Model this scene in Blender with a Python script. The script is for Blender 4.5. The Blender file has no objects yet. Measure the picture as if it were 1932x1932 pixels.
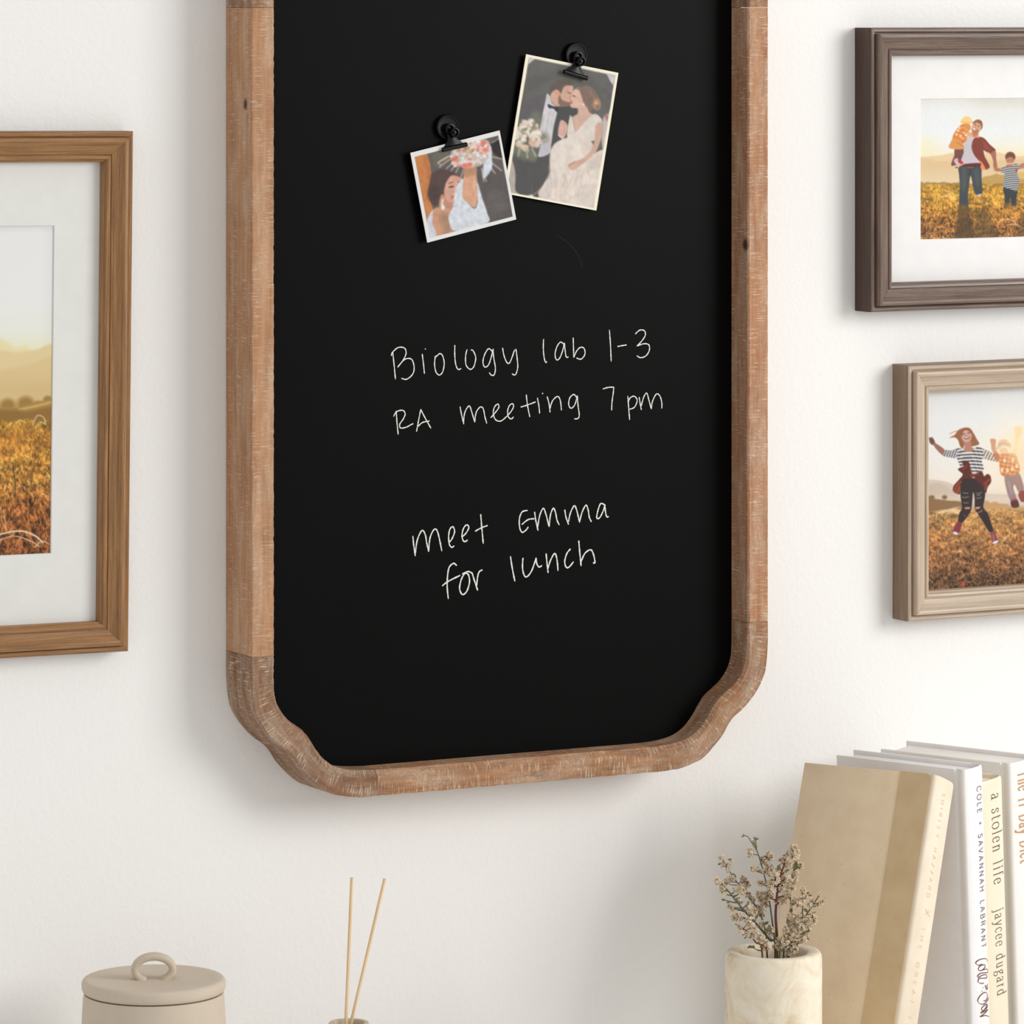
import bpy, bmesh, math, random
import numpy as np
from mathutils import Matrix, Vector, Euler

random.seed(7)
COL = bpy.context.scene.collection
SC = bpy.context.scene

# ------------------------------------------------------------------ camera, light, exposure
cam_d = bpy.data.cameras.new('camera')
cam = bpy.data.objects.new('camera', cam_d); COL.objects.link(cam)
cam_d.sensor_fit = 'HORIZONTAL'; cam_d.sensor_width = 36.0
cam_d.lens = 36.0 * 9000 / 1932
cam_d.shift_x = 0.0
cam_d.shift_y = -(966 - 14) / 1932.0
cam_d.clip_start = 0.05; cam_d.clip_end = 50
cam.location = (-2.00826, -3.80901, 1.75)
cam.rotation_euler = (math.radians(90), 0, math.radians(-27.8))
SC.camera = cam

SC.view_settings.view_transform = 'Standard'
SC.view_settings.look = 'None'
SC.view_settings.gamma = 1.0
SC.view_settings.use_curve_mapping = False
SC.view_settings.exposure = -0.13

world = bpy.data.worlds.new('room_light'); SC.world = world
world.use_nodes = True
bg = world.node_tree.nodes['Background']
bg.inputs['Color'].default_value = (1.0, 0.99, 0.972, 1)
bg.inputs['Strength'].default_value = 0.75

key_d = bpy.data.lights.new('window_light', 'AREA')
key_d.shape = 'RECTANGLE'; key_d.size = 1.6; key_d.size_y = 1.6
key_d.energy = 80; key_d.color = (1.0, 0.99, 0.975)
key = bpy.data.objects.new('window_light', key_d); COL.objects.link(key)
key.location = (2.35, -2.6, 2.3)
key.rotation_euler = (Vector((0.1, 0, 1.05)) - Vector(key.location)).to_track_quat('-Z', 'Y').to_euler()

# ------------------------------------------------------------------ material helpers
def lin(c):
    c = c / 255.0
    return c / 12.92 if c <= 0.04045 else ((c + 0.055) / 1.055) ** 2.4
def rgb(r, g, b): return (lin(r), lin(g), lin(b), 1.0)

class NT:
    """small wrapper to write node trees briefly"""
    def __init__(s, name):
        s.m = bpy.data.materials.new(name); s.m.use_nodes = True
        s.t = s.m.node_tree; s.t.nodes.clear()
        s.out = s.t.nodes.new('ShaderNodeOutputMaterial')
        s.b = s.t.nodes.new('ShaderNodeBsdfPrincipled')
        s.t.links.new(s.b.outputs[0], s.out.inputs[0])
    def put(s, sock, v):
        if isinstance(v, bpy.types.NodeSocket): s.t.links.new(v, sock)
        else: sock.default_value = v
    def base(s, v): s.put(s.b.inputs['Base Color'], v)
    def rough(s, v): s.put(s.b.inputs['Roughness'], v)
    def spec(s, v): s.put(s.b.inputs['Specular IOR Level'], v)
    def coord(s, kind='Object'):
        return s.t.nodes.new('ShaderNodeTexCoord').outputs[kind]
    def map(s, vec, scale=(1, 1, 1), loc=(0, 0, 0)):
        n = s.t.nodes.new('ShaderNodeMapping'); s.put(n.inputs['Vector'], vec)
        n.inputs['Scale'].default_value = scale; n.inputs['Location'].default_value = loc
        return n.outputs[0]
    def noise(s, vec, scale, detail=3, rough=0.55, dist=0.0):
        n = s.t.nodes.new('ShaderNodeTexNoise'); s.put(n.inputs['Vector'], vec)
        n.inputs['Scale'].default_value = scale; n.inputs['Detail'].default_value = detail
        n.inputs['Roughness'].default_value = rough; n.inputs['Distortion'].default_value = dist
        return n.outputs[0]
    def vor(s, vec, scale, feat='F1'):
        n = s.t.nodes.new('ShaderNodeTexVoronoi'); n.feature = feat; s.put(n.inputs['Vector'], vec)
        n.inputs['Scale'].default_value = scale
        return n.outputs['Distance']
    def ramp(s, fac, stops):
        n = s.t.nodes.new('ShaderNodeValToRGB'); s.put(n.inputs[0], fac)
        e = n.color_ramp.elements
        while len(e) < len(stops): e.new(0.5)
        for i, (p, c) in enumerate(stops):
            e[i].position = p; e[i].color = c if len(c) == 4 else (*c, 1)
        return n.outputs[0]
    def rng(s, v, a, b, c=0.0, d=1.0):
        n = s.t.nodes.new('ShaderNodeMapRange'); s.put(n.inputs[0], v)
        for i, q in enumerate((a, b, c, d)): n.inputs[i + 1].default_value = q
        return n.outputs[0]
    def math(s, op, a, b=0.0):
        n = s.t.nodes.new('ShaderNodeMath'); n.operation = op
        s.put(n.inputs[0], a); s.put(n.inputs[1], b); return n.outputs[0]
    def mix(s, f, a, b, mode='MIX'):
        n = s.t.nodes.new('ShaderNodeMix'); n.data_type = 'RGBA'; n.blend_type = mode
        s.put(n.inputs[0], f); s.put(n.inputs[6], a); s.put(n.inputs[7], b); return n.outputs[2]
    def bump(s, h, strength, dist):
        n = s.t.nodes.new('ShaderNodeBump'); s.put(n.inputs['Height'], h)
        n.inputs['Strength'].default_value = strength; n.inputs['Distance'].default_value = dist
        s.t.links.new(n.outputs[0], s.b.inputs['Normal'])

def m_wall():
    n = NT('wall_paint'); c = n.coord()
    big = n.noise(c, 1.7, 2)
    n.base(n.mix(big, rgb(239, 238, 236), rgb(242, 241, 239)))
    n.rough(0.75); n.spec(0.25)
    h = n.math('ADD', n.noise(c, 190, 4, 0.6), n.math('MULTIPLY', n.noise(c, 60, 2), 0.5))
    n.bump(h, 0.5, 0.0011)
    return n.m

def m_rustic(name='rustic_pine', tone=(168, 118, 82), tone2=(140, 94, 62), knots=(), seed=0.0, wash=1.0, stain=0.0):
    n = NT(name); uv = n.map(n.coord('UV'), (1, 1, 1), (seed, seed * 0.7, 0))
    grain = n.noise(n.map(uv, (9, 190, 1)), 1.0, 5, 0.65, 0.6)
    col = n.ramp(grain, [(0.25, rgb(*tone2)), (0.5, rgb(*tone)), (0.8, rgb(min(255, tone[0] + 22), tone[1] + 20, tone[2] + 16))])
    blot = n.noise(uv, 22, 3, 0.6)
    col = n.mix(n.rng(blot, 0.5, 0.75, 0, 0.45), col, rgb(tone2[0] - 8, tone2[1] - 6, tone2[2] - 2))
    # white wash caught in saw marks that run across the rail
    saw = n.noise(n.map(uv, (860, 62, 1)), 1.0, 4, 0.74, 0.5)
    fine = n.noise(n.map(uv, (1300, 420, 1)), 1.0, 3, 0.7, 0.9)
    mask = n.noise(n.map(uv, (30, 95, 1)), 1.0, 5, 0.7)
    patch = n.noise(n.map(uv, (16, 60, 1), (8, 2, 0)), 1.0, 4, 0.65)
    m1 = n.math('MULTIPLY', n.rng(saw, 0.52, 0.61), n.rng(mask, 0.40, 0.58, 0.12, 1.0))
    m2 = n.math('MULTIPLY', n.rng(fine, 0.50, 0.60), n.rng(patch, 0.47, 0.62, 0.0, 0.9))
    haze = n.rng(patch, 0.42, 0.72, 0.02, 0.42)
    w = n.math('MAXIMUM', n.math('MAXIMUM', m1, m2), haze)
    if stain:
        st = n.noise(n.map(uv, (24, 110, 1), (1, 9, 0)), 1.0, 3, 0.6)
        col = n.mix(n.rng(st, 0.56, 0.68, 0, stain), col, rgb(84, 70, 66))
    col = n.mix(n.math('MULTIPLY', w, 0.74 * wash), col, rgb(222, 206, 184))
    dark = n.noise(n.map(uv, (14, 420, 1), (3, 5, 0)), 1.0, 3, 0.7, 0.2)
    col = n.mix(n.rng(dark, 0.68, 0.76, 0, 0.6), col, rgb(82, 55, 38))
    for (ku, kv, kr) in knots:
        d = n.t.nodes.new('ShaderNodeVectorMath'); d.operation = 'DISTANCE'
        n.put(d.inputs[0], n.map(n.coord('UV'), (0.75, 1, 1))); d.inputs[1].default_value = (ku * 0.75, kv, 0)
        dn = n.math('ADD', d.outputs['Value'], n.math('MULTIPLY', n.math('SUBTRACT', n.noise(uv, 300, 2), 0.5), 0.003))
        col = n.mix(n.rng(dn, kr * 0.45, kr * 1.1, 0.92, 0.0), col, rgb(62, 34, 22))
    n.base(col); n.rough(0.72); n.spec(0.25)
    n.bump(n.math('SUBTRACT', n.math('ADD', n.math('MULTIPLY', saw, 0.8), n.math('MULTIPLY', grain, 0.5)), n.math('MULTIPLY', fine, 0.3)), 0.55, 0.0008)
    return n.m

def m_frame(name, c1, c2, c3, rough=0.45):
    n = NT(name); uv = n.coord('UV')
    g = n.noise(n.map(uv, (14, 420, 1)), 1.0, 5, 0.65, 0.3)
    f = n.noise(n.map(uv, (260, 900, 1)), 1.0, 2, 0.5)
    col = n.ramp(g, [(0.28, rgb(*c1)), (0.52, rgb(*c2)), (0.78, rgb(*c3))])
    col = n.mix(n.rng(f, 0.35, 0.7, 0, 0.25), col, rgb(*c1))
    n.base(col); n.rough(rough); n.spec(0.4)
    n.bump(g, 0.15, 0.0003)
    return n.m

def m_plain(name, c, rough=0.6, spec=0.3, speck=None, bump=0.0, bscale=400, metal=0.0):
    n = NT(name); co = n.coord()
    v = n.noise(co, 60, 3)
    col = n.mix(n.rng(v, 0.3, 0.7, 0, 1), rgb(*c), rgb(*[max(0, q - 4) for q in c]))
    if speck:
        sc, thr, sc_col = speck
        d = n.vor(co, sc)
        pick = n.noise(co, sc * 0.6, 1)
        col = n.mix(n.math('MULTIPLY', n.rng(d, thr, thr * 1.6, 1, 0), n.rng(pick, 0.52, 0.58)), col, rgb(*sc_col))
    n.base(col); n.rough(rough); n.spec(spec); n.b.inputs['Metallic'].default_value = metal
    if bump: n.bump(n.noise(co, bscale, 3), bump, 0.0005)
    return n.m

def m_print():
    n = NT('photo_print')
    a = n.t.nodes.new('ShaderNodeAttribute'); a.attribute_name = 'ink'
    n.base(a.outputs['Color']); n.rough(0.5); n.spec(0.2)
    return n.m

def m_panel():
    n = NT('chalkboard_paint'); c = n.coord()
    d = n.noise(c, 5, 3, 0.5)
    f = n.noise(c, 900, 2)
    speck = n.vor(c, 260); pick = n.noise(c, 90, 1)
    col = n.mix(d, rgb(5, 5, 5), rgb(9, 9, 9))
    col = n.mix(n.math('MULTIPLY', n.rng(speck, 0.03, 0.07, 1, 0), n.rng(pick, 0.62, 0.66, 0, 0.35)), col, rgb(120, 120, 118))
    n.base(col); n.rough(0.42); n.spec(0.06)
    n.bump(f, 0.12, 0.0002)
    return n.m

def m_chalk():
    n = NT('chalk'); c = n.coord()
    g = n.noise(c, 1500, 2, 0.7)
    n.base(n.mix(n.rng(g, 0.3, 0.6), rgb(176, 178, 170), rgb(240, 241, 234))); n.rough(0.95); n.spec(0.1)
    return n.m

def m_stone():
    n = NT('vase_stone'); c = n.coord()
    a = n.noise(n.map(c, (1, 1, 1)), 26, 5, 0.65, 1.2)
    b = n.noise(n.map(c, (20, 20, 110)), 1.0, 4, 0.6, 0.8)
    col = n.ramp(a, [(0.3, rgb(205, 182, 146)), (0.47, rgb(229, 214, 188)), (0.6, rgb(238, 228, 208)), (0.8, rgb(243, 236, 222))])
    col = n.mix(n.rng(b, 0.35, 0.7, 0, 0.4), col, rgb(238, 228, 208))
    n.base(col); n.rough(0.55); n.spec(0.35); n.bump(b, 0.15, 0.0004)
    return n.m

def m_cloth(name, c, c2, fleck=(150, 120, 90)):
    n = NT(name); co = n.coord()
    w = n.noise(n.map(co, (1, 60, 900)), 1.0, 2); w2 = n.noise(n.map(co, (1, 900, 60)), 1.0, 2)
    big = n.noise(co, 28, 4, 0.6)
    col = n.mix(n.rng(big, 0.35, 0.65), rgb(*c), rgb(*c2))
    d = n.vor(co, 170); pick = n.noise(co, 70, 1)
    col = n.mix(n.math('MULTIPLY', n.rng(d, 0.06, 0.13, 1, 0), n.rng(pick, 0.58, 0.62, 0, 0.55)), col, rgb(*fleck))
    n.base(col); n.rough(0.85); n.spec(0.15)
    n.bump(n.math('ADD', w, w2), 0.25, 0.0003)
    return n.m

# ------------------------------------------------------------------ object helpers
def link(o, parent=None):
    COL.objects.link(o)
    if parent is not None: o.parent = parent
    return o
def thing(name, label, cat, loc=(0, 0, 0), rot=(0, 0, 0), group=None):
    o = bpy.data.objects.new(name, None); o.empty_display_size = 0.02
    COL.objects.link(o); o.location = loc; o.rotation_euler = rot
    o['label'] = label; o['category'] = cat
    if group: o['group'] = group
    return o
def mesh(name, V, Fc, mat, parent=None, uv=None, smooth=False, autos=None):
    me = bpy.data.meshes.new(name)
    me.from_pydata([tuple(v) for v in V], [], [tuple(f) for f in Fc])
    if uv is not None:
        l = me.uv_layers.new(name='UVMap')
        idx = np.empty(len(me.loops), dtype=np.int32); me.loops.foreach_get('vertex_index', idx)
        U = np.asarray(uv, dtype=np.float32)
        if len(U) == len(me.loops) and len(U) != len(V): l.data.foreach_set('uv', U.ravel())
        else: l.data.foreach_set('uv', U[idx].ravel())
    me.validate(); me.update()
    bm = bmesh.new(); bm.from_mesh(me); bmesh.ops.recalc_face_normals(bm, faces=bm.faces[:]); bm.to_mesh(me); bm.free()
    if smooth:
        me.polygons.foreach_set('use_smooth', [True] * len(me.polygons))
        if autos is not None:
            me.set_sharp_from_angle(angle=math.radians(autos))
    if mat: me.materials.append(mat)
    o = bpy.data.objects.new(name, me)
    return link(o, parent)
def from_bm(name, bm, mat, parent=None, smooth=False, autos=None):
    bmesh.ops.recalc_face_normals(bm, faces=bm.faces[:])
    me = bpy.data.meshes.new(name); bm.to_mesh(me); bm.free()
    if smooth:
        me.polygons.foreach_set('use_smooth', [True] * len(me.polygons))
        if autos is not None: me.set_sharp_from_angle(angle=math.radians(autos))
    if mat: me.materials.append(mat)
    return link(bpy.data.objects.new(name, me), parent)
def box(name, lo, hi, mat, parent=None, bevel=0.0, seg=2):
    bm = bmesh.new(); bmesh.ops.create_cube(bm, size=1)
    for v in bm.verts:
        v.co = Vector([lo[i] + (v.co[i] + 0.5) * (hi[i] - lo[i]) for i in range(3)])
    if bevel:
        bmesh.ops.bevel(bm, geom=bm.edges[:], offset=bevel, segments=seg, profile=0.5, affect='EDGES')
    return from_bm(name, bm, mat, parent, smooth=bool(bevel), autos=40)
def catmull(P, n=8, closed=False):
    P = [np.array(p, float) for p in P]; N = len(P); out = []
    if N < 3 and not closed:
        return [P[0] + (P[-1] - P[0]) * t for t in np.linspace(0, 1, n + 1)] if N == 2 else P
    rng = range(N) if closed else range(N - 1)
    for i in rng:
        if closed: p0, p1, p2, p3 = P[i - 1], P[i], P[(i + 1) % N], P[(i + 2) % N]
        else: p0, p1, p2, p3 = P[max(i - 1, 0)], P[i], P[i + 1], P[min(i + 2, N - 1)]
        for k in range(n):
            t = k / n
            out.append(0.5 * ((2 * p1) + (-p0 + p2) * t + (2 * p0 - 5 * p1 + 4 * p2 - p3) * t * t + (-p0 + 3 * p1 - 3 * p2 + p3) * t ** 3))
    if not closed: out.append(P[-1])
    return out
def resample(P, n):
    P = np.array(P); d = np.r_[0, np.cumsum(np.linalg.norm(np.diff(P, axis=0), axis=1))]
    t = np.linspace(0, d[-1], n)
    return np.stack([np.interp(t, d, P[:, k]) for k in range(P.shape[1])], 1)
def lathe_data(prof, seg=64, cz=0.0):
    V, Fc = [], []
    for (r, z) in prof:
        for k in range(seg):
            a = 2 * math.pi * k / seg; V.append((r * math.cos(a), r * math.sin(a), z))
    for i in range(len(prof) - 1):
        for k in range(seg):
            a, b = i * seg + k, i * seg + (k + 1) % seg
            Fc.append((a, b, b + seg, a + seg))
    if prof[0][0] > 1e-6: Fc.append(tuple(range(seg)))
    if prof[-1][0] > 1e-6: Fc.append(tuple(reversed(range((len(prof) - 1) * seg, len(prof) * seg))))
    return V, Fc
def tube_data(P, R, seg=8, base=0):
    """tube along 3-D points with per point radius"""
    V, Fc = [], []; P = [Vector(p) for p in P]; up = Vector((0.31, 0.9, 0.2))
    for i, p in enumerate(P):
        d = (P[min(i + 1, len(P) - 1)] - P[max(i - 1, 0)]).normalized()
        s = d.cross(up).normalized(); q = s.cross(d)
        r = R[i] if hasattr(R, '__len__') else R
        for k in range(seg):
            a = 2 * math.pi * k / seg
            V.append(p + s * (r * math.cos(a)) + q * (r * math.sin(a)))
    for i in range(len(P) - 1):
        for k in range(seg):
            a, b = base + i * seg + k, base + i * seg + (k + 1) % seg
            Fc.append((a, b, b + seg, a + seg))
    Fc.append(tuple(base + k for k in reversed(range(seg))))
    Fc.append(tuple(base + (len(P) - 1) * seg + k for k in range(seg)))
    return V, Fc

# ribbons: flat lettering lying on a surface.  strokes: lists of 2-D points
def ribbon_mesh(name, strokes, place, mat, parent, width, nib=None, nsub=6, jitter=0.0, raw=False, caps=True):
    """place(x, y) -> 3-D point.  width: base width; nib=(angle, thin, thick) makes a broad pen"""
    V, Fc = [], []; rnd = random.Random(5)
    for k_st, st in enumerate(strokes):
        wmul = 1.0
        if isinstance(st, tuple) and isinstance(st[0], (int, float)): wmul, st = st
        pts = [np.array(p, float) for p in st]
        if not raw and len(pts) > 2: pts = catmull(pts, nsub)
        elif len(pts) == 2: pts = catmull(pts, 10)
        pts = np.array(pts); n = len(pts); base = len(V)
        ph = rnd.random() * 9
        for i in range(n):
            d = pts[min(i + 1, n - 1)] - pts[max(i - 1, 0)]; L = math.hypot(*d) or 1e-9; d = d / L
            w = width * wmul
            if nib:
                ang, thin, thick = nib
                w *= thin + (thick - thin) * abs(math.sin(math.atan2(d[1], d[0]) - ang))
            if jitter: w *= 1 + jitter * math.sin(i * 1.9 + ph) * math.sin(i * 0.83 + ph * 2)
            if caps and n > 3 and i in (0, n - 1): w *= 0.5
            p = pts[i].copy()
            if caps and i == 0: p -= d * w * 0.3
            if caps and i == n - 1: p += d * w * 0.3
            nx = np.array([-d[1], d[0]]) * w / 2
            a, b = p + nx, p - nx
            for q_ in (a, b):
                c_ = place(*q_); V.append((c_[0], c_[1] - (k_st % 7) * 1.4e-5 - i * 1.2e-6, c_[2]))
        for i in range(n - 1):
            k = base + 2 * i; Fc.append((k, k + 1, k + 3, k + 2))
    me = bpy.data.meshes.new(name); me.from_pydata([tuple(v) for v in V], [], Fc); me.update(); me.materials.append(mat)
    return link(bpy.data.objects.new(name, me), parent)
CHALK = {
'biology': [[(-1110,418),(-1095,450),(-1038,489),(-978,480),(-963,433),(-993,373),(-1046,315)],[(-1046,315),(-978,380),(-911,381),(-884,316),(-896,250),(-956,205),(-1008,214)],[(-1095,450),(-1083,350),(-1068,209)],[(-803,423),(-791,340),(-781,248)],[(-775,468),(-769,465)],[(-671,403),(-680,336),(-668,262),(-633,230),(-599,259),(-584,332),(-600,400),(-629,420),(-668,392)],[(-478,490),(-478,396),(-468,315),(-445,274),(-415,280)],[(-354,448),(-369,392),(-365,311),(-324,270),(-286,295),(-268,373),(-294,434),(-316,442)],[(-96,417),(-137,448),(-177,399),(-195,332),(-177,285),(-139,304),(-110,377),(-93,444)],[(-93,444),(-87,369),(-70,274),(-81,214),(-111,211),(-131,233)],[(3,450),(18,379),(49,315),(80,323),(125,430)],[(138,436),(151,348),(156,266),(133,206),(98,214)],[(420,515),(417,433),(425,352),(440,306),(453,313)],[(626,465),(591,482),(556,442),(537,375),(551,326),(581,335),(610,393),(633,474)],[(633,474),(641,399),(652,347),(674,346)],[(723,519),(726,423),(729,339)],[(729,339),(757,395),(796,428),(835,417),(843,365),(804,322),(757,334)],[(1097,575),(1108,438),(1115,290)],[(1181,424),(1241,431),(1275,435)],[(1366,532),(1413,565),(1461,557),(1469,515),(1429,461),(1382,422)],[(1382,422),(1461,440),(1508,425),(1511,376),(1476,329),(1421,314),(1382,333)]],
'meeting': [[(-1060,-72),(-1053,-172),(-1041,-282)],[(-1086,-120),(-1056,-79),(-996,-70),(-972,-102),(-990,-145),(-1026,-193),(-1016,-225),(-963,-221),(-919,-202),(-892,-192)],[(-859,-263),(-842,-181),(-817,-68)],[(-817,-68),(-776,-143),(-716,-240)],[(-844,-218),(-799,-185),(-731,-175)],[(-425,-60),(-410,-131),(-387,-217)],[(-390,-199),(-377,-112),(-334,-56),(-309,-108),(-278,-204)],[(-278,-204),(-263,-117),(-222,-71),(-192,-88),(-177,-154),(-157,-219)],[(-116,-170),(-73,-128),(-35,-81),(-46,-51),(-79,-77),(-91,-130),(-70,-188),(-20,-205),(34,-173),(87,-124),(113,-81),(104,-54),(72,-69),(54,-116),(61,-170),(92,-189),(113,-172)],[(243,22),(256,-76),(279,-179)],[(187,-87),(248,-73),(340,-46)],[(356,-12),(371,-81),(379,-152)],[(405,27),(414,26)],[(456,-3),(476,-71),(486,-146)],[(486,-112),(510,-45),(561,-6),(590,-42),(602,-133)],[(757,-21),(729,6),(687,-25),(677,-86),(703,-118),(742,-82),(765,-7)],[(765,-7),(773,-96),(785,-179),(773,-212),(734,-215)],[(1030,44),(1084,56),(1142,56)],[(1142,56),(1136,-1),(1123,-83),(1120,-154)],[(1288,-31),(1296,-130),(1307,-247)],[(1291,-89),(1311,-49),(1354,-34),(1385,-72),(1358,-133),(1303,-151)],[(1406,-45),(1417,-108),(1429,-160)],[(1426,-129),(1453,-47),(1484,-11),(1506,-70),(1532,-157)],[(1532,-157),(1547,-83),(1587,-22),(1623,-44),(1642,-103),(1642,-155)]],
'meet': [[(-896,-1189),(-886,-1277),(-871,-1367)],[(-871,-1344),(-851,-1225),(-805,-1144),(-773,-1182),(-758,-1256),(-739,-1335)],[(-739,-1335),(-724,-1211),(-683,-1140),(-653,-1157),(-630,-1236),(-608,-1336)],[(-539,-1268),(-505,-1232),(-480,-1170),(-498,-1126),(-528,-1150),(-540,-1214),(-532,-1282),(-508,-1309),(-486,-1298)],[(-410,-1224),(-368,-1193),(-337,-1141),(-359,-1117),(-390,-1145),(-406,-1208),(-392,-1258),(-368,-1263),(-351,-1251)],[(-218,-1029),(-207,-1151),(-192,-1293)],[(-274,-1178),(-210,-1150),(-149,-1133)],[(256,-1018),(202,-1029),(174,-1089),(177,-1170),(202,-1212),(240,-1194),(263,-1168)],[(199,-1141),(263,-1101),(325,-1096)],[(328,-1035),(340,-1111),(363,-1204)],[(357,-1179),(382,-1065),(417,-1008),(443,-1061),(476,-1176)],[(476,-1176),(490,-1070),(520,-1011),(542,-1053),(557,-1121),(579,-1163)],[(636,-1030),(649,-1099),(675,-1165)],[(674,-1141),(695,-1060),(734,-999),(759,-1043),(788,-1153)],[(788,-1153),(813,-1066),(854,-1000),(877,-1045),(889,-1111),(910,-1153)],[(1045,-1005),(1006,-994),(978,-1054),(966,-1121),(997,-1119),(1034,-1056),(1050,-1003)],[(1050,-1003),(1056,-1071),(1069,-1116),(1089,-1114)]],
'lunch': [[(-460,-1474),(-490,-1453),(-532,-1483),(-549,-1550),(-554,-1657),(-543,-1765)],[(-603,-1647),(-543,-1610),(-422,-1563)],[(-374,-1543),(-410,-1595),(-430,-1677),(-403,-1735),(-359,-1711),(-331,-1632),(-341,-1564),(-377,-1543)],[(-403,-1554),(-347,-1534),(-304,-1550)],[(-304,-1550),(-281,-1618),(-248,-1708)],[(-260,-1667),(-246,-1573),(-228,-1538),(-202,-1528)],[(83,-1422),(102,-1532),(128,-1648)],[(210,-1443),(205,-1524),(219,-1592),(248,-1614),(294,-1569),(329,-1490),(343,-1450)],[(343,-1450),(352,-1505),(376,-1533),(402,-1521)],[(445,-1415),(456,-1510),(466,-1590)],[(463,-1554),(491,-1478),(534,-1419),(556,-1475),(567,-1577)],[(695,-1387),(658,-1426),(636,-1493),(649,-1548),(680,-1550),(726,-1504)],[(780,-1317),(791,-1433),(804,-1547)],[(801,-1515),(843,-1436),(902,-1406),(931,-1447),(947,-1523),(928,-1525)]],
'scratch': [[(555,1451),(691,1357),(783,1245),(816,1148)]],
}

# ------------------------------------------------------------------ painter for the printed photographs (flat prints)
def _hash(ix, iy, seed):
    h = (ix.astype(np.int64) * 374761393 + iy.astype(np.int64) * 668265263 + seed * 1442695041) & 0xffffffff
    h = ((h ^ (h >> 13)) * 1274126177) & 0xffffffff
    return ((h ^ (h >> 16)) & 0xffff) / 65535.0
def vnoise(X, Y, seed=0):
    ix, iy = np.floor(X), np.floor(Y); fx, fy = X - ix, Y - iy
    fx = fx * fx * (3 - 2 * fx); fy = fy * fy * (3 - 2 * fy)
    a, b = _hash(ix, iy, seed), _hash(ix + 1, iy, seed)
    c, d = _hash(ix, iy + 1, seed), _hash(ix + 1, iy + 1, seed)
    return (a * (1 - fx) + b * fx) * (1 - fy) + (c * (1 - fx) + d * fx) * fy
def fbm(X, Y, seed=0, o=4, g=0.55):
    s, a, t = 0, 1.0, 0
    for k in range(o):
        s = s + a * vnoise(X * 2 ** k, Y * 2 ** k, seed + k); t += a; a *= g
    return s / t

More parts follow.
